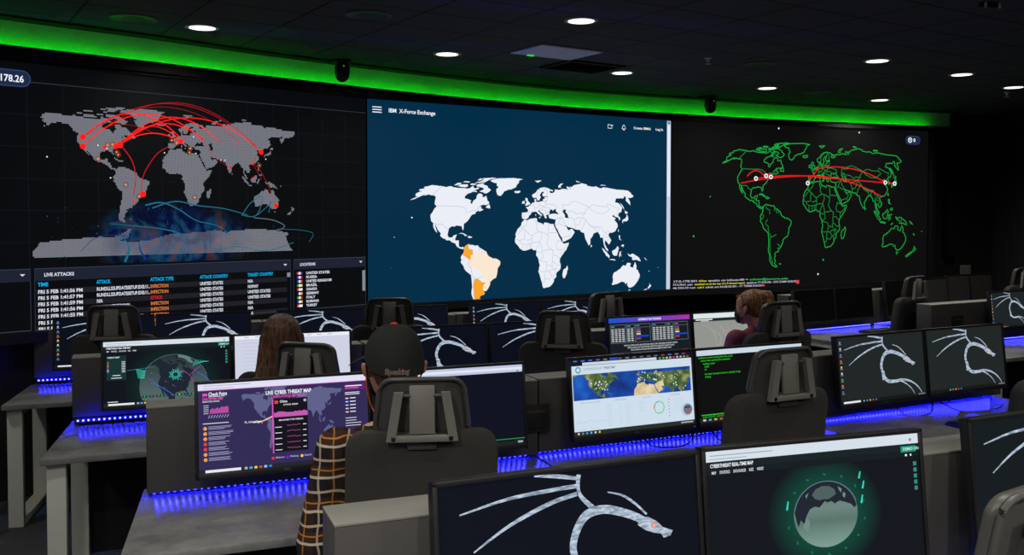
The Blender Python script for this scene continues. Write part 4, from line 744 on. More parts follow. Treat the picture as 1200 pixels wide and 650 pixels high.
# ================================================================== DESKS
TH = .03; DTOP = .75
def desk(x, y, ang, x0, x1, label, group, lift=0, proud=False, left_end=False, right_end=False, outlet=True, depth=.70, row=''):
    """origin on the floor under the LED line, local +y towards the video wall"""
    r = empty('console_desk', (x, y, 0), ang, label, 'desk', group)
    T = DTOP + lift; Wd = x1 - x0; cx = (x0 + x1) / 2
    ov = .09 if left_end else 0
    bb_ = bmesh.new(); P_ = [(x0 - ov, -depth), (x1 - .002, -depth), (x1 - .002, .16), (x0 + .002 - ov * .1, .16)]
    lo_ = [bb_.verts.new((x_, y_, T - TH)) for x_, y_ in P_]; hi_ = [bb_.verts.new((x_, y_, T)) for x_, y_ in P_]
    bb_.faces.new(lo_[::-1]); bb_.faces.new(hi_)
    for k in range(4): bb_.faces.new((lo_[k], lo_[(k + 1) % 4], hi_[(k + 1) % 4], hi_[k]))
    bmesh.ops.bevel(bb_, geom=list(bb_.edges), offset=.003, segments=2, affect='EDGES', profile=.5)
    b = MB(); b.bm(bb_, M_DESK, True); b.build('desktop', r)
    b = MB(); zb = T + (.045 if proud else .020); b.box((cx, .075, (zb + T + .36) / 2), (Wd - .006, .15, T + .36 - zb), M_RISER, .004)
    rs = b.build('riser_cabinet', r)
    b = MB(); b.box((cx, .075, T + .3625), (Wd - .006, .152, .006), M_RTOP, .001); b.build('riser_lid', rs)  # top face coloured lighter, as if lit from above
    b = MB(); b.box((cx, .10, T + .0105 if not proud else T + .023), (Wd - .02, .08, .021 if not proud else .046), M_PANEL); b.build('plinth', rs)
    if outlet:
        ox = x1 - .10 if outlet is True else outlet
        for px_ in (ox,):
            o = MB(); o.box((px_, -.004, T + .19), (.15, .008, .13), M_PANEL, .002); ob = o.build('outlet_frame', rs)
            o = MB(); o.box((px_, -.012, T + .19), (.11, .01, .085), M_BLACK, .003); o.box((px_, -.018, T + .222), (.09, .006, .004), M_SHELL_D); o.build('outlet_flap', ob) if False else o.build('outlet_flap', rs)
    # led strip under the riser
    b = MB(); b.box((cx, .022 if proud else .058, T + (.030 if proud else .012)), (Wd - .03, .05 if proud else .02, .022 if proud else .014), M_PANEL); st_ = b.build('led_strip', r)
    b = MB(); n = int((Wd - .05) / .026); BL = glow((20, 20, 255), BLUE_BEAD)
    for k in range(n): b.box((x0 + .03 + k * .026, -.006 if proud else .044, T + (.030 if proud else .0125)), (.008, .006, .007), BL)
    b.build('led_diodes', st_)
    b = MB(); b.box((cx, .10, T / 2 - .03), (Wd - .1, .02, T - .12), M_PANEL); b.box((cx, .02, T / 2 - .03), (.36, .16, T - .13), M_PANEL, .004) if False else None; b.build('modesty_panel', r)
    def legframe(xx, phi=0):
        l = MB(); w = .085; t_ = .045; h = T - TH; yf = -depth + .07; yb = -.06
        l.box((xx, yf, h / 2), (w, t_, h), M_FRAME, .004); l.box((xx, yb, h / 2), (w, t_, h), M_FRAME, .004)
        l.box((xx, (yf + yb) / 2, .0225), (w, yb - yf - t_ - .002, t_), M_FRAME, .004); l.box((xx, (yf + yb) / 2, h - .0225), (w, yb - yf - t_ - .002, t_), M_FRAME, .004)
        if phi:
            c_, s_ = math.cos(phi), math.sin(phi); l.v = [(xx + (x_ - xx) * c_ - y_ * s_, (x_ - xx) * s_ + y_ * c_, z_) for x_, y_, z_ in l.v]
        l.build('leg_frame', r)
    if left_end: legframe(x0 + .048, -.115)
    else: legframe(x0 + .09)
    legframe(x1 - .06 if right_end else x1 - .02) if right_end else None
    # cable box under the desk
    b = MB(); b.box((cx, -.05, T - .2), (Wd * .5, .24, .3), M_PANEL, .006); b.build('cable_box', r)
    return r
A_ = math.radians
DESKS = {}
def put_desk(key, *a, **k): DESKS[key] = desk(*a, **k)
put_desk('r1a', .453, 2.43, A_(21.5), -.92, 1.05, 'nearest desk, behind the two big foreground monitors', 'console desks', lift=.06, left_end=True, outlet=False)
put_desk('r1b', 1.955, 3.06, A_(25), -.575, .82, 'nearest desk at the right edge, under the cropped foreground monitor', 'console desks', lift=.06, outlet=False)
put_desk('r2a', -.63, 4.01, A_(21.8), -.88, .81, 'desk in the second row used by the man in the plaid shirt', 'console desks', left_end=True, outlet=.79, depth=.66)
put_desk('r2b', .857, 4.68, A_(25), -.81, .81, 'second row desk under the bright satellite map monitor', 'console desks', outlet=False)
put_desk('r2c', 2.30, 5.40, A_(27.5), -.80, .82, 'second row desk on the right with a keyboard and two grey-green dragon monitors', 'console desks', right_end=True, outlet=False)
put_desk('r3a', -1.587, 5.273, A_(21.5), -.817, .755, 'third row desk at far left end, with the green globe monitor', 'console desks', proud=True, left_end=True, outlet=False)
put_desk('r3b', -.175, 5.84, A_(22.5), -.755, .755, 'third row desk behind the empty chair at centre', 'console desks', proud=True, outlet=False)
put_desk('r3c', 1.19, 6.46, A_(25), -.74, .80, 'third row desk used by the person with the hair bun', 'console desks', proud=True, right_end=True, outlet=False)
put_desk('r4a', -2.464, 6.469, A_(20), -.76, .72, 'farthest row desk at the left edge, legs standing on open carpet', 'console desks', proud=True, left_end=True, outlet=False)
put_desk('r4b', -1.108, 6.96, A_(20), -.72, .72, 'farthest row desk behind the long-haired person', 'console desks', proud=True, outlet=False)
put_desk('r4c', .20, 7.52, A_(24), -.69, .72, 'farthest row desk below the left part of the centre screen', 'console desks', proud=True, right_end=True, outlet=False)
put_desk('b1', 3.20, 9.28, A_(32), -.66, .66, 'far desk below the right screen with a bare top, keyboard and mouse', 'console desks', left_end=True, outlet=False)
put_desk('b2', 4.30, 10.02, A_(35), -.66, .60, 'far desk behind the lone chair near the right wall', 'console desks', outlet=False)
put_desk('b3', 5.18, 10.66, A_(36), -.52, .40, 'farthest desk in the corner below the wall plate', 'console desks', outlet=False)
put_desk('c1', 4.28, 8.36, A_(28), -.80, .82, 'far right desk whose riser shows a small outlet beside a dragon monitor', 'console desks', left_end=True, outlet=-.46)

# ================================================================== MONITORS
def scr_base(W, H, col): 
    s = Draw(W, H, 1); s.rect(0, 0, 1, 1, glow(col)); return s
STREAK = None
def silver():
    """brushed silver-blue strokes of the dragon drawing, lit by the screen"""
    if 'dragon' in MATS: return MATS['dragon']
    m = bpy.data.materials.new('dragon_strokes'); m.use_nodes = True; MATS['dragon'] = m; N, L = nodes(m); b = N['Principled BSDF']
    b.inputs['Base Color'].default_value = (.01, .01, .01, 1); tc = N.new('ShaderNodeTexCoord'); mp = N.new('ShaderNodeMapping')
    mp.inputs['Scale'].default_value = (36, 1, 150); mp.inputs['Rotation'].default_value = (0, .45, 0)
    n = N.new('ShaderNodeTexNoise'); n.inputs['Scale'].default_value = 1; n.inputs['Distortion'].default_value = .8
    r = N.new('ShaderNodeValToRGB'); r.color_ramp.elements[0].position = .36; r.color_ramp.elements[0].color = lin((124, 142, 162)); r.color_ramp.elements[1].position = .62; r.color_ramp.elements[1].color = lin((202, 218, 236))
    L.new(tc.outputs['Object'], mp.inputs[0]); L.new(mp.outputs[0], n.inputs['Vector']); L.new(n.outputs['Fac'], r.inputs[0]); L.new(r.outputs[0], b.inputs['Emission Color']); b.inputs['Emission Strength'].default_value = .9
    return m
def draw_dragon(W, H, par, icons=False, search=True):
    d = Draw(W, H, 2); S = silver(); q = W / .66 * .8
    d.ribbon([(.075, .185), (.25, .125), (.42, .105), (.51, .10)], (.004 * q, .011 * q, .012 * q), S)
    d.ribbon([(.12, .42), (.25, .29), (.40, .19), (.51, .15)], (.004 * q, .012 * q, .012 * q), S)
    d.ribbon([(.35, .005), (.44, .025), (.52, .055)], (.004 * q, .012 * q, .010 * q), S)
    d.ribbon([(.52, .03), (.515, .10), (.525, .17), (.57, .255)], (.014 * q, .010 * q, .016 * q), S)
    d.ribbon([(.50, .70), (.495, .58), (.485, .48), (.505, .37), (.545, .29), (.61, .272), (.68, .305), (.745, .355), (.79, .41)], (.018 * q, .026 * q, .022 * q), S)
    d.ribbon([(.50, .56), (.515, .66), (.56, .725), (.64, .735), (.72, .72)], (.024 * q, .024 * q, .018 * q), S)
    d.ribbon([(.70, .725), (.78, .74), (.86, .80), (.92, .89), (.955, .985)], (.018 * q, .010 * q, .004 * q), S)
    d.ribbon([(.70, .735), (.76, .79), (.82, .87), (.865, .985)], (.012 * q, .007 * q, .003 * q), S)
    d.ribbon([(.63, .165), (.69, .20), (.74, .265), (.785, .345)], (.003 * q, .008 * q, .006 * q), S)
    # head
    P = [(.755, .36), (.79, .362), (.825, .40), (.85, .445), (.89, .475), (.88, .505), (.85, .515), (.84, .485), (.81, .472), (.775, .445), (.745, .405)]
    d.poly([((u - .5) * W, (.5 - v) * H) for u, v in P], S, 1)
    d.disc(.812, .422, .006 * q, glow((255, 150, 120), 1.2), 2, 10); d.disc(.812, .422, .011 * q, glow((190, 140, 140)), 1, 10)
    d.build('dragon_drawing', par)
    t = Draw(W, H, 2)
    t.rect(.0, .955, 1, 1, glow((22, 24, 27)))
    if search: t.rect(.03, .962, .22, .99, glow((232, 236, 238)), 1)
    for k in range(5): t.rect(.25 + k * .035, .965, .265 + k * .035, .988, glow([(150, 160, 170), (90, 140, 210), (220, 170, 60), (190, 80, 60), (60, 120, 200)][k]), 1)
    t.rect(.90, .968, .985, .985, glow((120, 124, 128)), 1); t.build('taskbar', par)
    if icons:
        t = Draw(W, H, 3); cs = [(90, 150, 230), (190, 196, 204), (70, 130, 210), (220, 90, 70), (230, 190, 60), (200, 206, 214), (70, 170, 90), (230, 120, 60), (60, 110, 200)]
        for k, c in enumerate(cs):
            t.disc(.032, .07 + k * .093, .008 * q, glow(c), 0, 8); t.rect(.018, .095 + k * .093, .048, .103 + k * .093, glow((150, 154, 158)))
        t.build('desktop_icons', par)
def taskbar(t, dark=True, search=True):
    t.rect(0, .955, 1, 1, glow((36, 38, 48)))
    if search: t.rect(.035, .962, .235, .992, glow((230, 232, 240)), 1)
    for k, c in enumerate([(170, 180, 190), (90, 160, 220), (240, 200, 90), (220, 70, 60), (150, 200, 250), (40, 130, 230)]): t.rect(.255 + k * .028, .964, .272 + k * .028, .99, glow(c), 1)
def miniland(d, par, mapf, col, keys=None, clip=None):
    for k, P in LAND.items():
        if keys and k not in keys: continue
        Q = [mapf(*p) for p in P]
        if clip:
            Q = [(min(max(x, clip[0]), clip[1]), min(max(z, clip[2]), clip[3])) for x, z in Q]
            R = [Q[0]]
            for q in Q[1:]:
                if abs(q[0] - R[-1][0]) + abs(q[1] - R[-1][1]) > 1e-5: R.append(q)
            if len(R) < 4: continue
            Q = R
        try: d.poly(Q, col)
        except Exception: pass
R_ = random.Random(11)
def c_dragon(bg, icons=False, search=True):
    def f(W, H, r):
        s = scr_base(W, H, bg).build('screen', r); draw_dragon(W, H, s, icons, search)
    return f
def c_off(W, H, r):
    b = MB(); b.box((0, -.0005, 0), (W, .001, H), mat('dark_glass', (12, 12, 13), .22)); b.build('screen', r)
def c_offgrey(W, H, r):
    b = MB(); b.box((0, -.0005, 0), (W, .001, H), mat('dim_glass', (52, 51, 50), .5)); b.build('screen', r)
def c_white(W, H, r):
    s = scr_base(W, H, (206, 210, 228)).build('screen', r); t = Draw(W, H, 2)
    t.rect(0, 0, 1, .055, glow((236, 238, 246))); 
    for k in range(9): t.rect(.08 + k * .09, .02, .12 + k * .09, .032, glow((170, 176, 190)), 1)
    t.build('browser_bar', s); t = Draw(W, H, 2)
    for k in range(12): t.rect(.07, .12 + k * .06, .07 + R_.uniform(.1, .35), .128 + k * .06, glow((186, 192, 212)))
    t.build('page_text', s)
def c_globe(W, H, r, pole=False):
    bg = (16, 20, 27)
    s = scr_base(W, H, bg).build('screen', r)
    t = Draw(W, H, 2); t.rect(0, 0, 1, .075, glow((214, 224, 234)))
    t.rect(.02, .03, .30, .036, glow((150, 160, 176)), 1); t.rect(.02, .055, .18, .06, glow((150, 160, 176)), 1); t.disc(.96, .045, .004, glow((120, 130, 140)), 1); t.build('browser_bar', s)
    t = Draw(W, H, 2); t.rect(0, .075, 1, .125, glow((24, 34, 38))); t.rect(0, .125, 1, .17, glow((20, 28, 33)))
    t.text('CYBERTHREAT REAL-TIME MAP', .02, .115, .0088 * W / .66, glow((232, 236, 240)), 1, width=.19 * W, bold=.03)
    for k, w_ in enumerate((.02, .045, .055, .02, .03)): t.text(['MAP', 'STATISTICS', 'DATA SOURCES', 'BUZZ', 'WIDGET'][k], .025 + [0, .035, .095, .165, .2][k], .16, .007 * W / .66, glow((210, 214, 220)), 1, width=w_ * W, bold=.03)
    t.rect(.91, .09, .985, .135, glow((20, 150, 120)), 1); t.text('DEMO ON', .92, .122, .008, glow((200, 230, 220)), 2, bold=.02)
    t.rect(.93, .15, .94, .165, G1, 1); t.rect(.955, .15, .962, .165, G1, 1)
    for k in range(5): t.rect(.968, .21 + k * .045, .984, .24 + k * .045, glow((50, 140, 116)), 1)
    t.build('site_header', s)
    if pole:
        cu, cv, rad = .52, .86, .235 * H * 2.05
        cu, cv, rx, rz = .53, .52, .150 * W, .235 * H
    else:
        cu, cv, rx, rz = .55, .74, .275 * W, .50 * H
    # sphere disc with a soft rim of light
    m = bpy.data.materials.new('globe_disc'); m.use_nodes = True; N, L = nodes(m); b = N['Principled BSDF']; b.inputs['Base Color'].default_value = (.01, .01, .01, 1)
    tc = N.new('ShaderNodeTexCoord'); sp = N.new('ShaderNodeSeparateXYZ'); rr = N.new('ShaderNodeValToRGB'); mr = N.new('ShaderNodeMapRange')
    mr.inputs[1].default_value = -rz; mr.inputs[2].default_value = rz
    if pole:
        for p_, c_ in ((0, (124, 156, 146)), (.4, (84, 112, 104)), (.6, (104, 130, 124)), (1, (70, 88, 90))):
            e = rr.color_ramp.elements.new(p_) if p_ not in (0, 1) else rr.color_ramp.elements[-1 if p_ else 0]; e.color = lin(c_)
    else:
        for p_, c_ in ((0, (84, 112, 108)), (.45, (74, 96, 96)), (.75, (50, 68, 70)), (1, (30, 42, 46))):
            e = rr.color_ramp.elements.new(p_) if p_ not in (0, 1) else rr.color_ramp.elements[-1 if p_ else 0]; e.color = lin(c_)
    L.new(tc.outputs['Object'], sp.inputs[0]); L.new(sp.outputs[2], mr.inputs[0]); L.new(mr.outputs[0], rr.inputs[0]); L.new(rr.outputs[0], b.inputs['Emission Color']); b.inputs['Emission Strength'].default_value = 1
    g = Draw(W, H, 0); n = 48; c = Vector(((cu - .5) * W, 0, (.5 - cv) * H))
    # halo
    hm = bpy.data.materials.new('globe_halo'); hm.use_nodes = True; N2, L2 = nodes(hm)
    for x_ in list(N2): N2.remove(x_)
    o_ = N2.new('ShaderNodeOutputMaterial'); mx = N2.new('ShaderNodeMixShader'); tr = N2.new('ShaderNodeBsdfTransparent'); em = N2.new('ShaderNodeEmission'); em.inputs[0].default_value = lin((22, 108, 84))
    tc = N2.new('ShaderNodeTexCoord'); mp = N2.new('ShaderNodeMapping'); k_ = 1.8 if pole else 1.45
    mp.inputs['Scale'].default_value = (1 / (rx * k_), 1, 1 / (rz * k_)); gr = N2.new('ShaderNodeTexGradient'); gr.gradient_type = 'SPHERICAL'
    mr2 = N2.new('ShaderNodeMapRange'); mr2.inputs[1].default_value = 0; mr2.inputs[2].default_value = .5; mr2.inputs['To Max'].default_value = .42 if pole else .14
    L2.new(tc.outputs['Object'], mp.inputs[0]); L2.new(mp.outputs[0], gr.inputs[0]); L2.new(gr.outputs['Fac'], mr2.inputs[0]); L2.new(mr2.outputs[0], mx.inputs[0]); L2.new(tr.outputs[0], mx.inputs[1]); L2.new(em.outputs[0], mx.inputs[2]); L2.new(mx.outputs[0], o_.inputs[0])
    zmax = (.5 - .17) * H - c.z; zmin = (-.5 + .05) * H - c.z
    def cl(p): return (min(max(p[0], -W / 2 - c.x), W / 2 - c.x), p[1], min(max(p[2], zmin), zmax))
    g.add([cl((math.cos(2 * math.pi * k / n) * rx * k_, 0, math.sin(2 * math.pi * k / n) * rz * k_)) for k in range(n)], [tuple(range(n))], hm)
    go = g.build('globe_glow', s); go.location = (c.x, -.0016, c.z)
    g = Draw(W, H, 0)
    g.add([cl((math.cos(2 * math.pi * k / n) * rx, 0, math.sin(2 * math.pi * k / n) * rz)) for k in range(n)], [tuple(range(n))], m)
    go = g.build('globe', s); go.location = (c.x, -.0022, c.z)
    # land on the globe
    g = Draw(W, H, 0); DL_ = glow((30, 38, 48)); ME = glow((110, 140, 134))
    lon0, lat0 = (100, 82) if pole else (-98, 38)
    def ortho(lo, la):
        lo, la = math.radians(lo - lon0), math.radians(la); l0 = math.radians(lat0)
        cz = math.sin(l0) * math.sin(la) + math.cos(l0) * math.cos(la) * math.cos(lo)
        x = math.cos(la) * math.sin(lo); y = math.cos(l0) * math.sin(la) - math.sin(l0) * math.cos(la) * math.cos(lo)
        if cz < 0:
            q = math.hypot(x, y) or 1; x /= q; y /= q
        
        if not pole:
            x *= 1.4; y *= 1.4; q = math.hypot(x, y)
            if q > 1: x /= q; y /= q
        return (x * rx * .99, y * rz * .99)
    if pole:
        def DP(P): return [(x * rx, z * rz) for x, z in P]
        top = [(math.cos(a) * .985, math.sin(a) * .985) for a in [math.radians(172 - i * 9) for i in range(19)]]
        g.poly(DP(top + [(.90, .10), (.80, .22), (.62, .30), (.45, .36), (.3, .28), (.18, .38), (.05, .34), (-.02, .40), (-.1, .32), (-.2, .22), (-.35, .26), (-.5, .20), (-.62, .0), (-.7, -.22), (-.8, -.1), (-.88, -.3), (-.93, -.12)]), DL_)
        g.poly(DP([(-.42, .62), (-.3, .78), (-.1, .86), (.12, .84), (.28, .74), (.34, .58), (.2, .50), (.08, .44), (-.05, .46), (-.2, .44), (-.34, .50)]), glow((78, 96, 96)), 1)
        for q_ in ([(.4, .8), (.52, .72), (.5, .6), (.44, .68)], [(.56, .62), (.64, .56), (.6, .42), (.54, .5)], [(-.62, .62), (-.52, .7), (-.6, .52)], [(-.75, -.3), (-.6, -.05), (-.52, -.2), (-.6, -.5)], [(.3, .3), (.42, .36), (.4, .24)]): g.poly(DP(q_), glow((112, 138, 132)), 1)
    for k in () if pole else ('north_america', 'greenland', 'baffin', 'victoria', 'ellesmere', 'banks', 'cuba', 'newfoundland', 'south_america', 'eurasia', 'iceland', 'novaya'):
        if not pole and k in ('eurasia', 'novaya'): continue
        if pole and k in ('cuba', 'newfoundland', 'south_america'): continue
        Q = [ortho(*p) for p in wiggle(LAND[k], True, 8, 0)]; Q = [(x, min(max(z, zmin), zmax)) for x, z in Q]
        R = [Q[0]]
        for q in Q[1:]:
            if math.hypot(q[0] - R[-1][0], q[1] - R[-1][1]) > W * .0012: R.append(q)
        if len(R) > 3: g.poly(R, glow((100, 128, 122)) if k == 'greenland' and not pole else DL_)
    go = g.build('globe_continents', s); go.location = (c.x, -.0028, c.z)
    t = Draw(W, H, 8); TE = glow((50, 214, 190)); MG = glow((170, 50, 150)); BLU = glow((60, 110, 220))
    t.ring(0, 0, 0.0001, .00005, TE) if False else None
    rim = [((cu) + math.cos(a) * rx / W * 1.0, cv - math.sin(a) * rz / H) for a in [math.pi * (1.02 - .04 * 0) + i * (-math.pi) / 24 for i in range(2, 23)]]
    t.ribbon([p_ for p_ in rim if p_[1] > .18], .0016 * W / .66, glow((110, 130, 150)), 0, 2)
    if pole:
        for u_, v_, a_, w_ in ((.355, .40, .06, .010), (.70, .24, .05, .006), (.715, .31, .055, .011), (.705, .41, .06, .011)):
            t.ribbon([(u_, v_), (u_ - .008, v_ + a_)], (.004, w_, .006), TE, 0, 3)
        for k in range(14):
            a = 2 * math.pi * k / 14 + .2; t.ribbon([(cu + math.cos(a) * rx / W * 1.2, min(.95, cv - math.sin(a) * rz / H * 1.18)), (cu + math.cos(a + .06) * rx / W * 1.24, min(.95, cv - math.sin(a + .06) * rz / H * 1.24))], .004, glow((36, 110, 90)), 0, 0) if cv - math.sin(a) * rz / H * 1.2 > .19 else None
    else:
        for k in range(16):
            a = 2 * math.pi * k / 16; L0, L1 = .02, .046 + .01 * (k % 2)
            t.ribbon([(.56 + math.cos(a) * L0, .56 - math.sin(a) * L0 * 1.7), (.56 + math.cos(a) * L1, .56 - math.sin(a) * L1 * 1.7)], .0032, TE, 0, 0)
        for k in range(6): t.ribbon([(.25 + k * .003, .45 + k * .026), (.325 - k * .002, .48 + k * .022)], .0032, TE, 0, 0)
        for k in range(6): t.ribbon([(.70 + k * .016, .44 - k * .012), (.73 + k * .02, .34 + k * .008)], .0022, TE, 0, 0)
        t.ribbon([(.18, .46), (.40, .42)], .002, glow((60, 140, 130)), 0, 0)
        for P_ in ([(.38, .66), (.46, .77), (.53, .86)], [(.62, .5), (.68, .6), (.70, .7)], [(.71, .52), (.78, .60), (.84, .70)], [(.70, .53), (.76, .45)]): t.ribbon(P_, .003, BLU if P_[0][0] < .5 or P_[0][0] > .7 else MG)
        for u_, v_ in ((.37, .52), (.37, .68), (.36, .62), (.47, .76), (.54, .73), (.62, .52), (.70, .54), (.70, .6), (.60, .64), (.48, .66)): t.disc(u_, v_, .0035, MG, 0, 8); t.disc(u_ + .02, v_ + .02, .002, BLU, 0, 6)
        t.rect(.025, .22, .175, .60, glow((22, 52, 50)), 0); t.text('THREAT MAP', .03, .255, .007, G1, 1, bold=.02)
        for k, c_ in enumerate(((40, 160, 70), (200, 60, 50), (200, 120, 40), (60, 100, 210), (190, 60, 170), (210, 200, 60), (50, 80, 220))): t.rect(.028, .31 + k * .026, .042, .328 + k * .026, glow(c_), 1); t.rect(.14, .31 + k * .026, .168, .324 + k * .026, glow((190, 196, 204)), 1)
        t.rect(.07, .52, .13, .53, G1, 1); t.rect(.06, .56, .14, .57, G1, 1)
        for k, c_ in enumerate(((40, 180, 80), (200, 60, 50), (200, 100, 40), (60, 120, 230), (170, 60, 190), (200, 200, 70), (60, 100, 220), (50, 200, 160))):
            t.rect(.295 + k * .055, .865, .335 + k * .055, .90, glow((26, 60, 56)), 0); t.disc(.315 + k * .055, .88, .004, glow(c_), 1, 8)
        t.rect(.03, .93, .11, .94, G1)
    t.build('attack_markers', s)
    t = Draw(W, H, 9); taskbar(t); t.build('taskbar', s)
def c_threat(W, H, r):
    s = scr_base(W, H, (50, 44, 86)).build('screen', r)
    t = Draw(W, H, 2); t.rect(0, 0, 1, .07, glow((226, 224, 246))); t.rect(0, .07, 1, .078, glow((170, 60, 150))); t.rect(.03, .02, .3, .026, glow((160, 160, 190)), 1); t.rect(.03, .05, .2, .055, glow((160, 160, 190)), 1); t.build('browser_bar', s)
    d = Draw(W, H, 2); LM = glow((96, 98, 140))
    miniland(d, s, lambda lo, la: ((.53 + lo / 360 * .62 - .5) * W, (.5 - (.50 - la / 180 * .92)) * H), LM, ('north_america', 'south_america', 'greenland', 'baffin', 'victoria', 'eurasia', 'africa', 'australia', 'japan', 'borneo', 'sumatra', 'madagascar', 'britain', 'new_guinea', 'ellesmere', 'iceland'))
    d.build('world_map', s)
    t = Draw(W, H, 3); PK = glow((226, 84, 184)); W2 = glow((236, 236, 246)); OG = glow((240, 160, 70)); RE = glow((226, 60, 76)); LV = glow((170, 170, 206))
    t.text('LIVE CYBER THREAT MAP', .52, .165, .0145, W2, align='c', width=.27 * W, bold=.03)
    t.text('2,304,070 ATTACKS ON THIS DAY', .52, .205, .0095, PK, align='c', width=.21 * W, bold=.025)
    t.build('page_title', s); t = Draw(W, H, 3)
    t.rect(.025, .105, .052, .135, PK, 0); t.text('Check Point', .058, .135, .0135, W2, width=.105 * W, bold=.03); t.rect(.058, .142, .15, .147, W2)
    t.text('Live threat map', .025, .178, .011, PK, width=.115 * W, bold=.03)
    t.text('RECENT DAILY ATTACKS', .025, .205, .0055, W2, width=.095 * W, bold=.02)
    t.build('site_logo', s)
    t = Draw(W, H, 3); P = [(.065, .335)]
    for k in range(13): P.append((.065 + .105 * k / 12, .29 - .012 * R_.random() - .03 * k / 12 + (.012 if k % 3 == 0 else 0)))
    P.append((.17, .335)); t.poly([((u - .5) * W, (.5 - v) * H) for u, v in P], glow((178, 78, 160)))
    for k in range(5): t.rect(.03, .24 + k * .022, .058, .245 + k * .022, W2)
    for k in range(8): t.ribbon([(.055 + k * .015, .385), (.066 + k * .015, .352)], .0022, LV, 0, 0)
    t.build('attack_chart', s)
    t = Draw(W, H, 3); t.rect(.025, .44, .17, .447, W2)
    for k in range(7):
        t.disc(.037, .498 + k * .058, .0072, RE if k in (3, 4) else OG, 0, 12)
        for j in range(3): t.rect(.055, .478 + k * .058 + j * .014, .055 + R_.uniform(.09, .14), .483 + k * .058 + j * .014, LV)
    t.build('attack_list', s)
    t = Draw(W, H, 4); t.rect(.42, .225, .427, .84, PK); t.rect(.43, .22, .63, .83, glow((20, 18, 28))); t.rect(.435, .24, .455, .275, glow((220, 80, 50)), 1); t.text('China', .465, .265, .009, W2, 1, bold=.02); t.disc(.615, .255, .006, glow((180, 180, 196)), 1)
    t.text('ATTACK TREND', .53, .30, .0055, W2, 1, align='c', bold=.02); P = [(.43, .43)] + [(.43 + .2 * k / 16, .385 - .018 * R_.random()) for k in range(17)] + [(.63, .43)]
    t.poly([((u - .5) * W, (.5 - v) * H) for u, v in P], glow((196, 90, 176)), 1)
    t.text('MALWARE TYPE TRENDS', .53, .475, .006, W2, 1, align='c', bold=.02)
    for k in range(5):
        v = .53 + k * .065; t.ribbon([(.505 + j * .008, v + .006 * R_.uniform(-1, 1)) for j in range(11)], .0018, glow((180, 80, 150)), 1, 0); t.rect(.435, v + .012, .475, v + .019, W2, 1); t.rect(.60, v - .004, .62, v + .004, W2, 1)
    t.build('country_popup', s)
    t = Draw(W, H, 4)
    for k in range(3): t.ribbon([(.31 + k * .025, .47 + k * .01), (.365, .46), (.42, .42 - k * .004)], .0035, [W2, glow((220, 190, 60)), glow((220, 120, 80))][k], 0)
    t.text('FL, United States', .26, .47, .007, W2, bold=.02)
    for k, (n_, c_) in enumerate((('Malware', (226, 50, 70)), ('Phishing', (110, 30, 220)), ('Exploit', (230, 200, 80)))): t.disc(.42 + k * .085, .895, .0062, glow(c_), 0, 12); t.text(n_, .435 + k * .085, .90, .007, LV, bold=.02)
    t.build('legend', s)
    t = Draw(W, H, 3); t.rect(.855, .105, .985, .175, glow((96, 36, 110))); t.rect(.862, .12, .965, .132, W2, 1); t.rect(.862, .145, .945, .157, PK, 1)
    for k in range(2): t.rect(.86, .20 + k * .02, .95, .208 + k * .02, W2)
    for k in range(5):
        t.rect(.862, .26 + k * .04, .880, .282 + k * .04, glow(FL[k][0])); t.rect(.862, .268 + k * .04, .880, .276 + k * .04, W2, 1); t.rect(.89, .265 + k * .04, .925, .275 + k * .04, W2)
    for k in range(4): t.rect(.86, .5 + k * .03, .86 + R_.uniform(.06, .1), .506 + k * .03, W2)
    t.build('country_list', s)
    t = Draw(W, H, 3); taskbar(t); t.build('taskbar', s)
def c_navy(W, H, r):
    s = scr_base(W, H, (14, 17, 32)).build('screen', r); t = Draw(W, H, 2); t.rect(0, 0, 1, .09, glow((190, 200, 226))); t.rect(0, .03, 1, .06, glow((224, 230, 244)), 1); t.disc(.965, .075, .004, glow((120, 120, 150)), 2); t.build('browser_bar', s)
    t = Draw(W, H, 2); t.rect(.0, .925, 1, .935, glow((40, 150, 60))); t.rect(0, .955, 1, 1, glow((30, 32, 40))); t.rect(.95, .96, .985, .985, glow((160, 164, 180)), 1); t.build('taskbar', s)
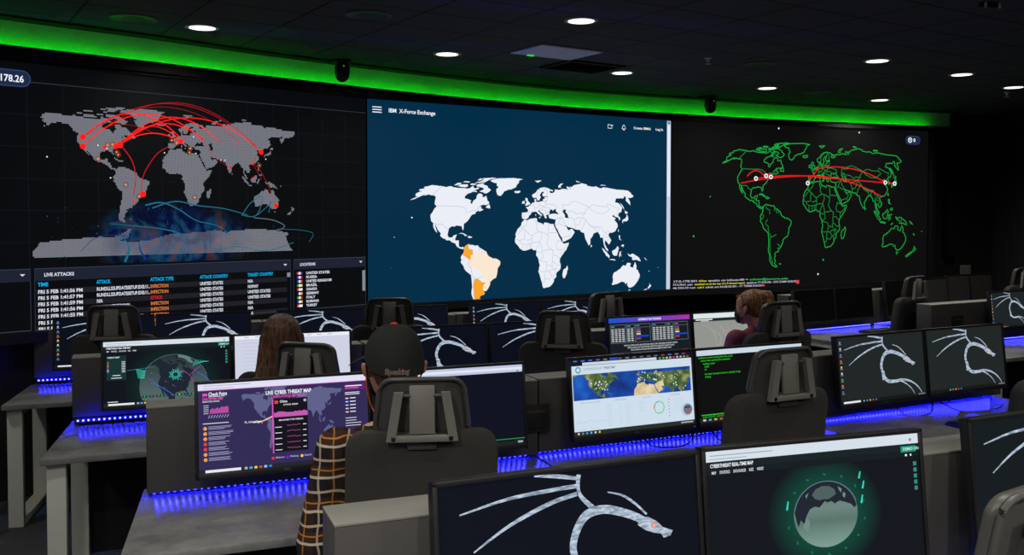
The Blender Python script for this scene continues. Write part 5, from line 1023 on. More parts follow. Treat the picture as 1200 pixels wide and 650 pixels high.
def c_satmap(W, H, r):
    s = scr_base(W, H, (206, 222, 236)).build('screen', r)
    t = Draw(W, H, 2); t.rect(0, 0, 1, .085, glow((20, 24, 34)))
    for k in range(16): t.rect(.02 + k * .06, .012, .05 + k * .06, .03, glow(R_.choice([(90, 100, 120), (60, 110, 200), (150, 60, 60), (120, 124, 130)])), 1)
    t.rect(.31, .005, .375, .035, glow((30, 70, 220)), 1); t.rect(.09, .045, .70, .08, glow((206, 216, 228)), 1)
    for k in range(9): t.rect(.72 + k * .03, .05, .738 + k * .03, .072, glow(R_.choice([(190, 70, 70), (180, 184, 190), (220, 200, 80), (90, 180, 90)])), 1)
    t.build('browser_bar', s)
    t = Draw(W, H, 2); t.ring(.055, .14, .0145, .005, glow((60, 130, 170))); t.text('LOOKINGGLASS', .095, .15, .012, glow((150, 166, 180)), width=.15 * W); t.text('THREAT MAP', .255, .15, .012, glow((90, 110, 130)), width=.10 * W)
    t.rect(.9, .125, .965, .165, glow((190, 204, 216)), 0); t.rect(.903, .129, .962, .161, glow((214, 226, 238)), 1); t.build('page_header', s)
    # satellite strip
    sea = bpy.data.materials.new('sea_pixels'); sea.use_nodes = True; N, L = nodes(sea); b = N['Principled BSDF']; b.inputs['Base Color'].default_value = (.01,) * 3 + (1,)
    def noisy(m, stops, sc):
        m.use_nodes = True; N, L = nodes(m); b = N['Principled BSDF']; b.inputs['Base Color'].default_value = (.01, .01, .01, 1)
        tc = N.new('ShaderNodeTexCoord'); n = N.new('ShaderNodeTexNoise'); n.inputs['Scale'].default_value = sc; n.inputs['Detail'].default_value = 6; rr = N.new('ShaderNodeValToRGB')
        rr.color_ramp.elements[0].position = stops[0][0]; rr.color_ramp.elements[0].color = lin(stops[0][1]); rr.color_ramp.elements[1].position = stops[-1][0]; rr.color_ramp.elements[1].color = lin(stops[-1][1])
        for p_, c_ in stops[1:-1]: e = rr.color_ramp.elements.new(p_); e.color = lin(c_)
        L.new(tc.outputs['Object'], n.inputs['Vector']); L.new(n.outputs['Fac'], rr.inputs[0]); L.new(rr.outputs[0], b.inputs['Emission Color']); b.inputs['Emission Strength'].default_value = 1
        return m
    noisy(sea, [(.35, (8, 40, 110)), (.6, (20, 80, 180)), (.75, (30, 110, 200))], 9)
    veg = noisy(bpy.data.materials.new('forest_pixels'), [(.35, (40, 74, 40)), (.5, (84, 110, 60)), (.68, (170, 160, 110))], 22)
    des = noisy(bpy.data.materials.new('desert_pixels'), [(.35, (196, 170, 124)), (.65, (232, 212, 172))], 20)
    t = Draw(W, H, 2); v0, v1 = .20, .54; t.rect(.01, v0, .985, v1, sea); so = t.build('satellite_sea', s)
    d = Draw(W, H, 3); clip = (-.49 * W, .485 * W, (.5 - v1) * H, (.5 - v0) * H)
    def mp_(lo, la): return ((.555 + lo / 100 * .34 - .5) * W, (.5 - (.335 - (la - 42) / 100 * .68)) * H)
    miniland(d, s, mp_, veg, ('north_america', 'eurasia', 'britain', 'iceland', 'cuba', 'newfoundland', 'hispaniola', 'ireland'), clip); miniland(d, s, mp_, des, ('africa',), clip)
    d.poly([mp_(*p) for p in [(35, 31), (45, 36), (55, 38), (58, 26), (50, 27), (55, 20), (44, 14), (39, 21), (35, 28)]], des, 1)
    d.build('satellite_land', s)
    t = Draw(W, H, 6)
    for k in range(60):
        lo, la = R_.choice([(R_.uniform(-120, -72), R_.uniform(27, 48)), (R_.uniform(-8, 40), R_.uniform(38, 58)), (R_.uniform(40, 115), R_.uniform(18, 55))]); x, z = mp_(lo, la)
        if clip[0] < x < clip[1] and clip[2] < z < clip[3]: t.disc(x / W + .5, .5 - z / H, R_.uniform(.002, .0042), G1, 0, 6)
    t.build('map_pins', s)
    t = Draw(W, H, 2); GT = glow((150, 170, 186)); FT = glow((182, 200, 214))
    for u_, n_ in ((.06, 'INFECTIONS / SECOND'), (.33, 'LIVE ATTACKS'), (.57, 'BOTNETS'), (.80, 'COUNTRIES')): t.text(n_, u_, .585, .007, GT, bold=.01)
    for k in range(14): t.rect(.27, .62 + k * .022, .31, .624 + k * .022, FT); t.rect(.37, .62 + k * .022, .385, .624 + k * .022, FT); t.rect(.42, .62 + k * .022, .46, .624 + k * .022, FT)
    for k in range(6): t.rect(.53, .63 + k * .026, .58, .635 + k * .026, FT); t.rect(.82, .63 + k * .03, .91, .634 + k * .03, FT); t.disc(.785, .632 + k * .045, .003, glow((210, 70, 70) if k % 3 == 0 else (90, 150, 110)), 0, 6)
    t.ribbon([(.03, .83), (.12, .83), (.14, .80), (.16, .83), (.26, .83)], .002, FT, 0, 0); t.rect(.04, .92, .1, .926, FT); t.rect(.13, .915, .2, .92, FT)
    t.build('page_panels', s)
    t = Draw(W, H, 3); t.ring(.70, .73, .031, .006, glow((110, 214, 150)), 0, -.5, 4.0); t.ring(.70, .73, .031, .006, glow((60, 180, 210)), 0, 1.7, 2.7); t.ring(.70, .73, .031, .006, glow((226, 90, 50)), 1, 2.7, 3.3); t.ring(.70, .73, .031, .006, glow((110, 214, 150)), 0, 3.3, 5.9)
    t.build('donut_chart', s)
    t = Draw(W, H, 3); t.disc(.935, .80, .033, glow((196, 206, 214)), 0, 24); t.disc(.945, .795, .026, glow((60, 130, 190)), 1, 20); t.disc(.945, .80, .016, glow((150, 104, 88)), 2, 16, ry=.022); t.rect(.915, .755, .965, .775, glow((60, 52, 50)), 3); t.build('chat_avatar', s)
    t = Draw(W, H, 3); t.rect(0, .945, 1, 1, glow((40, 48, 46)))
    for k, c_ in enumerate(((200, 206, 210), (120, 130, 140), (60, 160, 220), (90, 190, 230), (210, 214, 220), (230, 190, 70))): t.disc(.035 + k * .033, .972, .0055, glow(c_), 1, 8)
    t.rect(.88, .962, .985, .98, glow((170, 174, 180)), 1); t.build('taskbar', s)
def c_term(W, H, r):
    s = scr_base(W, H, (14, 15, 15)).build('screen', r); t = Draw(W, H, 2); t.rect(0, 0, 1, .075, glow((200, 216, 226))); t.build('browser_bar', s)
    t = Draw(W, H, 2); GG = glow((40, 190, 40))
    for v_, u_, s_ in ((.115, .0, 'attackers are live tracking from the world'), (.155, .02, 'sensor feed: connected to upstream'), (.20, .04, 'loading events'), (.24, .05, 'ready'), (.28, .05, 'ok'), (.345, .05, 'last seen: honeypot sensors, updated 1s ago'), (.385, .05, 'waiting')): t.text(s_, .02 + u_, v_, .0085, GG, bold=.02)
    t.rect(.02, .90, .98, .915, GG); t.text('probe 10.0.4.19 - scan complete', .03, .945, .008, GG, bold=.02); t.disc(.47, .51, .0022, G1, 0, 6); t.build('terminal_text', s)
    t = Draw(W, H, 3); t.rect(0, .955, 1, 1, glow((36, 40, 42)))
    for k in range(6): t.rect(.03 + k * .05, .964, .055 + k * .05, .99, glow([(200, 200, 206), (90, 150, 220), (220, 170, 70), (200, 80, 70), (60, 120, 200), (120, 200, 120)][k]), 1)
    t.build('taskbar', s)
def c_tables(W, H, r):
    s = scr_base(W, H, (22, 30, 36)).build('screen', r); t = Draw(W, H, 2)
    for k in range(12): t.rect(k / 12, 0, (k + 1) / 12, .09, glow((int(40 + 130 * k / 11), int(80 - 30 * k / 11), int(200 - 20 * k / 11))))
    t.text('ENTERPRISE ATTACK TECHNIQUES', .5, .065, .013, G1, 1, align='c', width=.28 * W, bold=.03); t.build('banner', s)
    t = Draw(W, H, 2); LNX = glow((120, 134, 140)); TQ = glow((60, 150, 160))
    for u0, u1 in ((.02, .20), (.21, .31), (.32, .50), (.52, .69), (.70, .79), (.80, .97)):
        for v_ in (.13, .48): t.rect(u0, v_, u1, v_ + .006, LNX)
        t.rect(u0, .13, u0 + .003, .485, LNX); t.rect(u1 - .003, .13, u1, .485, LNX); t.rect(u0 + .01, .155, u0 + .05, .175, TQ); t.rect(u0, .195, u1, .2, LNX)
    for u0, n_ in ((.03, 4), (.22, 2), (.53, 4), (.71, 2)):
        for j in range(n_):
            for k in range(7): t.rect(u0 + j * .042, .215 + k * .037, u0 + j * .042 + .03, .236 + k * .037, glow((190, 196, 200)))
    for u0 in (.33, .81):
        for k, c_ in enumerate(((170, 40, 190), (150, 150, 50), (210, 214, 200), (20, 70, 210), (200, 60, 60))): t.rect(u0, .22 + k * .045, u0 + (.05 if k != 3 else .15), .25 + k * .045, glow(c_), 1)
    t.build('data_tables', s)
    t = Draw(W, H, 2)
    for k in range(3): t.text('THE FOLLOWING HOST AND NETWORK INDICATORS WERE SEEN IN RECENT TRAFFIC', .5, .55 + k * .045, .009, glow((200, 206, 210)), align='c', width=(.66 - k * .08) * W, bold=.02)
    for k in range(9):
        v = .67 + k * .034; t.rect(.02, v, .96, v + .002, glow((70, 84, 92))); t.rect(.03, v + .01, .12, v + .02, LNX); t.rect(.14, v + .01, .17, v + .02, glow((190, 180, 60) if k % 3 else (200, 70, 90))); t.rect(.26, v + .01, .26 + R_.uniform(.15, .4), v + .02, LNX); t.rect(.89, v + .01, .95, v + .02, glow((150, 50, 60)))
    t.build('incident_list', s)
def c_greymap(W, H, r):
    s = scr_base(W, H, (146, 148, 142)).build('screen', r); t = Draw(W, H, 2); t.rect(0, 0, 1, .10, glow((220, 230, 232))); t.rect(0, .10, 1, .16, glow((24, 44, 36))); t.rect(.03, .115, .25, .135, G1, 1); t.rect(.1, .145, .2, .156, G1, 1); t.build('browser_bar', s)
    t = Draw(W, H, 2)
    for k in range(10):
        a = R_.uniform(0, 3); t.ribbon([(.1 + .08 * k, .2), (.3 + .05 * k + R_.uniform(-.1, .1), .5), (.2 + .08 * k, .95)], (.001, .004, .001), glow((170, 172, 168)))
    t.ribbon([(.3, .22), (.45, .5), (.62, .72), (.8, .95)], (.001, .008, .012), glow((196, 130, 180)), 1); t.ribbon([(.4, .65), (.6, .72), (.7, .8)], .004, glow((190, 140, 176)), 1); t.build('map_lines', s)

def monitor(px, py, zc_, ang, W, H, content, label, group=None, tilt=.11, mark=True, led=None, armlen=.1, cat='monitor'):
    r = empty('desktop_monitor', (px, py, zc_), ang, label, cat, group)
    r.rotation_euler = (-tilt, 0, ang); r.rotation_mode = 'XYZ'
    bz = .012; bb = .024; 
    b = MB(); b.box((0, .016, 0), (W, .028, H), M_BLACK, .004)
    for c_, d_ in (((0, 0, H / 2 - bz / 2), (W, .012, bz)), ((0, 0, -H / 2 + bb / 2), (W, .012, bb)), ((-W / 2 + bz / 2, 0, 0), (bz, .012, H)), ((W / 2 - bz / 2, 0, 0), (bz, .012, H))): b.box(c_, d_, M_BLACK, .002)
    b.box((0, .04, -.01), (W * .5, .03, H * .55), M_BLACK, .01); b.build('housing', r)
    pw, ph = W - 2 * bz, H - bz - bb
    h = bpy.data.objects.new('display_panel', None) if False else None
    # screen content is built about its own centre, then shifted between the bezels
    before = set(r.children)
    content(pw, ph, r)
    for ch in r.children:
        if ch not in before: ch.location = (0, .0015, (bb - bz) / 2)
    if mark:
        t = Draw(W, H, 0); t.text('ASUS', .5, 1 - .010 / H, .0075, mat('bezel_print', (110, 110, 112), .5), align='c'); o = t.build('bezel_mark', r); o.location = (0, -.0064, 0)
    if led:
        b = MB(); b.box((W / 2 - .02, -.007, -H / 2 + .01), (.006, .002, .003), glow(led, 1)); b.build('power_light', r)
    # bracket to the riser behind
    b = MB(); b.box((0, .062, -.02), (.1, .014, .1), M_BLACK, .003); b.rod((0, .066, -.03), (0, .066 + armlen, -.06), .018, M_BLACK); b.build('mounting_arm', r)
    return r
def pair_pos(cx, cy, ang, W, gap, k):
    o = (W + gap) / 2 * k; return cx + math.cos(ang) * o, cy + math.sin(ang) * o
GD2 = 'pairs of desk monitors showing the dragon wallpaper'
def pair(cx, cy, deg, W, H, ztop, cl, cr, ll, lr, angs=(0, 0), gap=.006, led=(None, None), arm=.032):
    a = A_(deg); z = ztop - H / 2 * math.cos(.11)
    for k, c, l, da, ld in ((-1, cl, ll, angs[0], led[0]), (1, cr, lr, angs[1], led[1])):
        if c is None: continue
        x, y = pair_pos(cx, cy, a, W, gap, k); monitor(x, y, z, a + A_(da), W, H, c, l, None, led=ld, armlen=arm)
T2 = CAM_H - .651
BG1 = (11, 15, 27); BG2 = (33, 38, 38)
# row 1
monitor(.153, 2.175, CAM_H - .585 - .20, A_(24), .705, .40, c_dragon(BG1, False), 'big foreground monitor with a silver dragon on navy, left of the two nearest', armlen=.09, led=(255, 255, 255))
monitor(.812, 2.455, CAM_H - .585 - .20, A_(18.5), .69, .40, lambda W, H, r: c_globe(W, H, r, True), 'big foreground monitor showing a pale globe with a green halo', armlen=.07)
monitor(1.64, 2.83, CAM_H - .585 - .20, A_(25), .69, .40, c_dragon((20, 26, 30), False), 'foreground monitor cut by the right edge, showing dragon wing strokes', armlen=.06)
# row 2
pair(-.59, 3.92, 21.8, .70, .385, T2, c_threat, c_navy, 'monitor showing a purple live cyber threat map, left of the capped man', 'dark navy monitor with a pale top bar right of the capped man')
pair(.90, 4.585, 25, .695, .385, T2, c_satmap, c_term, 'bright white monitor with a satellite world map strip', 'black monitor with green terminal lines behind the empty headrest', led=((60, 90, 255), (60, 90, 255)))
pair(2.35, 5.305, 27.5, .69, .39, T2 + .01, c_dragon(BG2, True), c_dragon(BG2, False, False), 'grey-green dragon monitor with a column of icons, on the second row right desk', 'grey-green dragon monitor without icons, rightmost on the second row desk')
# row 3
T3 = CAM_H - .655
pair(-1.55, 5.18, 21.5, .665, .375, T3, lambda W, H, r: c_globe(W, H, r, False), c_white, 'monitor showing a green and grey globe with cyan bursts at left', 'blank white monitor behind the long-haired person', led=(None, (255, 120, 60)))
pair(-.14, 5.75, 22.5, .655, .375, T3, c_dragon(BG1), c_dragon(BG1), 'third row dragon monitor just right of the man\'s cap', 'third row dragon monitor half hidden by the empty centre chair')
pair(1.23, 6.37, 25, .665, .375, T3, c_tables, c_greymap, 'monitor with a purple banner above small white data tables', 'pale grey map monitor beside the person with a bun', led=((220, 220, 220), None))
# row 4
T4 = CAM_H - .665
pair(-2.43, 6.375, 20, .63, .355, T4, c_dragon(BG1, True), c_dragon(BG1), 'far left dragon monitor with a column of icons behind an empty chair', 'far dragon monitor second from left, behind the green globe monitor', led=((255, 150, 60), None))
pair(-1.076, 6.867, 20, .63, .355, T4, c_dragon(BG1), c_dragon(BG1), 'far dragon monitor right above the long-haired person\'s head', 'far dragon monitor directly above and right of the cap')
pair(.233, 7.42, 24, .60, .35, T4, c_dragon(BG1, True), c_dragon(BG1), 'far dragon monitor with icons below the orange country on the centre screen', 'far dragon monitor left of the oval headrest below the centre screen', led=((230, 230, 230), None))
# back right
pair(3.16, 9.17, 32, .575, .335, CAM_H - .70, c_off, c_off, 'switched-off black monitor left above the far blue light strip', 'switched-off black monitor right above the far blue light strip')
pair(4.30, 9.92, 35, .58, .38, CAM_H - .66, c_off, c_offgrey, 'dark monitor behind the lone far chair', 'dim grey monitor just right of the lone far chair')
pair(5.15, 10.52, 30, .40, .42, CAM_H - .645, c_offgrey, c_offgrey, 'dim grey upright panel below the wall plate, left one', 'dim grey upright panel below the wall plate, right one')
pair(4.70, 8.50, 28, .55, .345, CAM_H - .665, c_dragon((30, 36, 37), True), c_dragon((30, 36, 37)), 'small far dragon monitor with icons near the right edge', 'small far dragon monitor cut by the right edge')

# ================================================================== SMALL DESK ITEMS
def keyboard(x, y, z, ang, label):
    r = empty('keyboard', (x, y, z), ang, label, 'keyboard', 'black keyboards on desks')
    b = MB(); b.box((0, 0, .009), (.44, .145, .016), M_BLACK, .004); b.build('body', r)
    b = MB(); K = mat('key_caps', (26, 26, 28), .5)
    for i in range(6):
        for j in range(21):
            if j in (15, ) : continue
            b.box((-.205 + j * .0205, -.056 + i * .0215, .021), (.017, .0175, .009), K, .0015, seg=1)
    b.build('keys', r); return r
def mouse(x, y, z, ang, label):
    r = empty('computer_mouse', (x, y, z), ang, label, 'mouse', 'black computer mice')
    b = MB(); b.ball((0, 0, .012), .5, M_BLACK, 20, (.062, .108, .044)); b.v = [(v[0], v[1], max(v[2], .001)) for v in b.v]; b.build('shell', r)
    b = MB(); b.rod((-.004, .028, .032), (.004, .028, .032), .008, M_RUB, 12); b.build('scroll_wheel', r)
def on_desk(key, lx, ly):
    o = DESKS[key]; a = o.rotation_euler.z; return o.location.x + math.cos(a) * lx - math.sin(a) * ly, o.location.y + math.sin(a) * lx + math.cos(a) * ly, a
for key, lx, ly, lb in (('r2c', .06, -.43, 'black keyboard on the second row desk at right'), ('b1', .22, -.35, 'black keyboard on the bare far desk'), ('r2a', -.02, -.48, 'black keyboard in front of the man in plaid'), ('r3c', -.1, -.42, 'black keyboard in front of the person with the bun')):
    x, y, a = on_desk(key, lx, ly); keyboard(x, y, DTOP, a, lb)
for key, lx, ly, lb in (('b1', .58, -.33, 'black mouse right of the far desk keyboard'),):
    x, y, a = on_desk(key, lx, ly); mouse(x, y, DTOP, a, lb)
def cable(key, pts, label):
    P = []
    for lx, ly, z in pts: x, y, a = on_desk(key, lx, ly); P.append((x, y, DTOP + z))
    P = catmull(P, 6); b = MB(); b.tube(P, .0035, M_RUB, 6); tag(b.build('cable'), label, 'cable', 'thin black monitor cables')
cable('r2b', [(-.28, -.03, .10), (-.25, -.08, .02), (-.12, -.12, .004), (.0, -.08, .02), (.02, -.04, .10)], 'thin black cable looping below the satellite map monitor')
cable('r2b', [(.12, -.02, .09), (.15, -.12, .004), (.30, -.2, .004), (.45, -.13, .004), (.50, -.03, .08)], 'thin black cable lying below the terminal monitor')
cable('r2c', [(-.2, -.03, .10), (-.15, -.1, .005), (.0, -.13, .004), (.12, -.06, .03), (.14, -.04, .1)], 'thin black cable below the icon dragon monitor')
cable('r2c', [(.15, -.02, .08), (.22, -.16, .004), (.45, -.22, .004), (.62, -.15, .004)], 'thin black cable lying below the rightmost second row monitor')

# ================================================================== CHAIRS
def rrect(w, h, r, n=5, wt=None):
    """rounded rectangle outline (x,z); wt = width at top"""
    P = []
    for sx, sz, a0 in ((1, 1, 0), (-1, 1, 90), (-1, -1, 180), (1, -1, 270)):
        ww = (wt if (wt and sz > 0) else w)
        for k in range(n + 1):
            a = math.radians(a0 + 90 * k / n); P.append((sx * (ww / 2 - r) + math.cos(a) * r, sz * (h / 2 - r) + math.sin(a) * r))
    return P
def plate(mb, outline, thick, m, bend=0.0, y0=0.0, z0=0.0, rings=4, taper=.0, lean=0.0):
    """a rounded pad: outline in x,z, thickness along y, bend curves the sides forward (+y)"""
    n = len(outline); vs = []; fs = []
    prof = [(1 - .10 * 0, 0)]
    layers = [(.93, -thick / 2), (.985, -thick * .38), (1, -thick * .15), (1, thick * .15), (.985, thick * .38), (.93, thick / 2)]
    def Y(x, z, y): return y + bend * x * x + y0 + lean * (z)
    # caps as concentric rings so that bending works
    def ring(s, y): return [Vector((x * s, Y(x * s, z * s, y), z * s + z0)) for x, z in outline]
    seq = [(s, layers[0][1]) for s in (.001, .3, .6, .8)] + layers + [(s, layers[-1][1]) for s in (.8, .6, .3, .001)]
    for s_, y_ in seq: vs += ring(s_, y_)
    for i in range(len(seq) - 1):
        for k in range(n): fs.append((i * n + k, (i + 1) * n + k, (i + 1) * n + (k + 1) % n, i * n + (k + 1) % n))
    mb.add(vs, fs, m, True)
def build_chair():
    r = empty('office_chair')
    # seat
    b = MB(); n_ = Matrix.Rotation(math.radians(90), 4, 'X')
    P = rrect(.50, .48, .09); c = MB(); plate(c, P, .075, M_FAB)
    b.add([(x, z + .04, y + .47) for x, y, z in c.v], c.f, M_FAB, True); b.build('seat', r)
    b = MB(); b.box((0, .02, .415), (.30, .30, .04), M_SHELL_D, .01); b.build('seat_mechanism', r)
    # backrest: upholstered back with rounded shoulders
    b = MB(); plate(b, rrect(.53, .60, .07, 6, .51), .07, M_FAB, bend=.55, y0=-.235, z0=.86, lean=-.12); bk = b.build('backrest', r)
    b = MB(); b.box((0, -.275, .58), (.09, .05, .36), M_SHELL_D, .012); b.box((0, -.16, .41), (.09, .26, .04), M_SHELL_D, .01); b.build('back_spine', r)
    # headrest: thin rimmed shell hollow at the rear
    b = MB(); O = rrect(.315, .205, .05, 6, .29); plate(b, O, .03, M_SHELL_D, bend=1.1, y0=-.262, z0=1.232, lean=-.1); hd = b.build('headrest', r)
    b = MB(); n = len(O); rim = []
    for x, z in O: rim.append(Vector((x * .985, -.285 + 1.1 * x * x - .1 * z, 1.232 + z * .985)))
    b.tube(rim + [rim[0]], .008, M_SHELL_D, 8); b.build('rim', hd)
    b = MB()
    b.box((0, -.300, 1.235), (.085, .016, .16), M_SHELL, .006, Matrix.Rotation(-.08, 4, 'X')); b.build('centre_bar', hd)
    b = MB()
    for s_ in (-1, 1):
        b.add(*prism([(s_ * .062, 1.295), (s_ * .092, 1.295), (s_ * .118, 1.135), (s_ * .088, 1.135)][::s_], -.325, -.300), M_SHELL)
        b.rod((s_ * .04, -.306, 1.283), (s_ * .08, -.308, 1.283), .006, M_SHELL_D, 8)
    b.box((0, -.3125, 1.143), (.21, .025, .022), M_SHELL, .004); b.box((0, -.285, 1.13), (.10, .03, .06), M_SHELL_D, .008); b.build('headrest_bracket', r)
    for s_ in (-1, 1):
        a = MB(); a.tube(catmull([(s_ * .2, -.02, .43), (s_ * .285, -.03, .45), (s_ * .30, -.03, .55), (s_ * .30, -.03, .655)], 4), .016, M_SHELL_D, 8); ar = a.build('armrest', r)
        a = MB(); a.box((s_ * .30, .02, .668), (.085, .25, .028), M_RUB, .012); a.build('arm_pad', ar)
    b = MB(); b.lathe([(.05, .09), (.05, .13), (.028, .14), (.028, .30), (.018, .31), (.018, .41)], M_BLACK, n=20); b.build('gas_lift', r)
    for k in range(5):
        a = 2 * math.pi * k / 5 + .3; e = Vector((math.cos(a) * .30, math.sin(a) * .30, .075)); b = MB(); b.rod((math.cos(a) * .03, math.sin(a) * .03, .115), e, .026, M_BLACK, 10, .014); l = b.build('base_leg', r)
        b = MB(); t = Vector((-math.sin(a), math.cos(a), 0)); b.rod(e + t * .014 + Vector((0, 0, -.047)), e + t * .03 + Vector((0, 0, -.047)), .027, M_RUB, 14); b.rod(e - t * .014 + Vector((0, 0, -.047)), e - t * .03 + Vector((0, 0, -.047)), .027, M_RUB, 14)
        b.rod(e + Vector((0, 0, -.045)) - t * .03, e + Vector((0, 0, -.045)) + t * .03, .008, M_BLACK, 8); b.rod(e, e + Vector((0, 0, -.045)), .009, M_BLACK, 8); b.build('caster', l)
    return r
def prism(P, y0, y1):
    n = len(P); vs = [(x, y0, z) for x, z in P] + [(x, y1, z) for x, z in P]
    fs = [tuple(range(n)), tuple(range(n, 2 * n))[::-1]] + [(k, k + n, (k + 1) % n + n, (k + 1) % n) for k in range(n)]
    return vs, fs
proto = build_chair(); first = [True]
def chair(px, Z, deg, label, lift=0, s=1.0, roll=0):
    """px: direction to the back of the chair as a ratio X/Z"""
    o = proto if first[0] else copy_tree(proto); first[0] = False
    a = A_(deg); bx, by = px * Z, Z
    o.location = (bx - math.sin(a) * .27 * s, by + math.cos(a) * .27 * s, lift); o.rotation_euler = (0, 0, a); o.scale = (s, s, s)
    tag(o, label, 'office chair', 'black office chairs with headrests'); return o
def R1(p): return (p - 600) / 1100.0
chair(R1(494), 3.10, 6, 'office chair the man in the plaid shirt sits in', .0)
chair(R1(921), 3.80, 26, 'empty chair with oval headrest in front of the green terminal monitor')
chair(R1(1242), 4.15, 32, 'empty chair half cut by the right edge beside the dragon monitors')
chair(R1(1222), 1.86, 35, 'closest chair, a dark headrest corner at the bottom right')
chair(R1(357), 4.40, -14, 'chair the long-haired person sits in', -.06)
chair(R1(660), 5.28, -8, 'empty chair at centre, left of the satellite map monitor')
chair(R1(918), 5.55, 28, 'chair the person in the maroon shirt sits in', .03)
chair(R1(131), 5.62, 6, 'empty chair at far left behind the green globe monitor')
chair(R1(456), 6.12, 6, 'empty far chair directly behind the cap, under the centre screen edge')
chair(R1(712), 6.62, 38, 'empty far chair with an oval headrest left of the purple-banner monitor')
chair(R1(1074), 8.35, 38, 'lone empty chair on the far side right of the far blue strip')
chair(R1(1200), 9.75, 33, 'far chair at the right edge below the wall plate level')

# ================================================================== PEOPLE
class Blob:
    """pieces (convex hulls of spheres) fused into one continuous skin by a voxel remesh"""
    def __init__(s): s.b = MB()
    def hull(s, sph, seg=12):
        b = bmesh.new()
        for p, r in sph:
            rr = r if isinstance(r, tuple) else (r, r, r)
            bmesh.ops.create_uvsphere(b, u_segments=seg, v_segments=seg // 2 + 2, radius=1, matrix=Matrix.Translation(p) @ Matrix.Diagonal((rr[0], rr[1], rr[2], 1)))
        res = bmesh.ops.convex_hull(b, input=list(b.verts))
        inner = [g for g in res['geom_interior'] if isinstance(g, bmesh.types.BMVert)]
        bmesh.ops.delete(b, geom=inner, context='VERTS')
        bmesh.ops.recalc_face_normals(b, faces=list(b.faces))
        s.b.bm(b, M_SKIN, True)
    def chain(s, pts, seg=12):
        for i in range(len(pts) - 1): s.hull([pts[i], pts[i + 1]], seg)
    def build(s, name, parent, m, voxel=.008, smooth=4):
        s.b.mats = [m]; o = s.b.build('tmp_' + name)
        md = o.modifiers.new('r', 'REMESH'); md.mode = 'VOXEL'; md.voxel_size = voxel; md.use_smooth_shade = True
        ms = o.modifiers.new('s', 'SMOOTH'); ms.factor = .5; ms.iterations = smooth
        bpy.context.view_layer.update(); dg = bpy.context.evaluated_depsgraph_get()
        me = bpy.data.meshes.new_from_object(o.evaluated_get(dg)); me.name = name
        me.materials.clear(); me.materials.append(m)
        old = o.data; bpy.data.objects.remove(o); bpy.data.meshes.remove(old)
        n = bpy.data.objects.new(name, me); COL.objects.link(n); n.parent = parent; return n
V = Vector
def head_pieces(bl, c, yaw, pitch=0, s=1.0):
    M = Matrix.Translation(c) @ Matrix.Rotation(yaw, 4, 'Z') @ Matrix.Rotation(pitch, 4, 'X') @ Matrix.Scale(s, 4)
    T = lambda x, y, z: M @ V((x, y, z))
    bl.hull([(T(0, -.015, .035), (.076 * s, .088 * s, .080 * s)), (T(0, .02, .02), (.070 * s, .075 * s, .075 * s))], 16)
    bl.hull([(T(0, .075, -.005), .018 * s), (T(.045, .05, -.02), .028 * s), (T(-.045, .05, -.02), .028 * s), (T(0, .066, -.088), .022 * s), (T(.042, .005, -.06), .024 * s), (T(-.042, .005, -.06), .024 * s), (T(.03, .05, .04), .04 * s), (T(-.03, .05, .04), .04 * s)], 12)
    bl.hull([(T(0, .088, .012), .007 * s), (T(0, .108, -.032), .010 * s), (T(.014, .092, -.036), .008 * s), (T(-.014, .092, -.036), .008 * s)], 8)
    bl.hull([(T(.02, .09, -.06), .006 * s), (T(-.02, .09, -.06), .006 * s), (T(0, .096, -.058), .006 * s)], 8)
    for e in (-1, 1):
        bl.hull([(T(e * .080, -.005, .010), .009 * s), (T(e * .099, -.022, .016), .009 * s), (T(e * .093, -.016, -.014), .009 * s), (T(e * .078, .002, -.026), .007 * s)], 8)
    return M
def hand_pieces(bl, w, d, up, s=1.0, side=1, curl=.5):
    """w wrist point, d forward direction, up the back of the hand"""
    d = V(d).normalized(); up = V(up).normalized(); lat = d.cross(up).normalized() * side; up = lat.cross(d).normalized() * side
    P = lambda a, b, c: V(w) + d * a * s + lat * b * s + up * c * s
    bl.hull([(P(.0, -.018, 0), .017 * s), (P(.0, .018, 0), .017 * s), (P(.08, -.034, 0), .012 * s), (P(.085, .030, 0), .012 * s)], 8)
    for i, (b, L) in enumerate(((-.032, .072), (-.011, .082), (.011, .077), (.031, .06))):
        k = P(.085, b, 0); m = P(.085 + L * .5, b * 1.12, -L * .16 * curl * 2); e = P(.085 + L * .86, b * 1.15, -L * .6 * curl * 1.6)
        bl.hull([(k, .0095 * s), (m, .0085 * s)], 8); bl.hull([(m, .0085 * s), (e, .007 * s)], 8)
    t0 = P(.02, -.028, -.004); t1 = P(.055, -.058, -.014); t2 = P(.088, -.062, -.02)
    bl.hull([(t0, .013 * s), (t1, .011 * s)], 8); bl.hull([(t1, .011 * s), (t2, .009 * s)], 8)
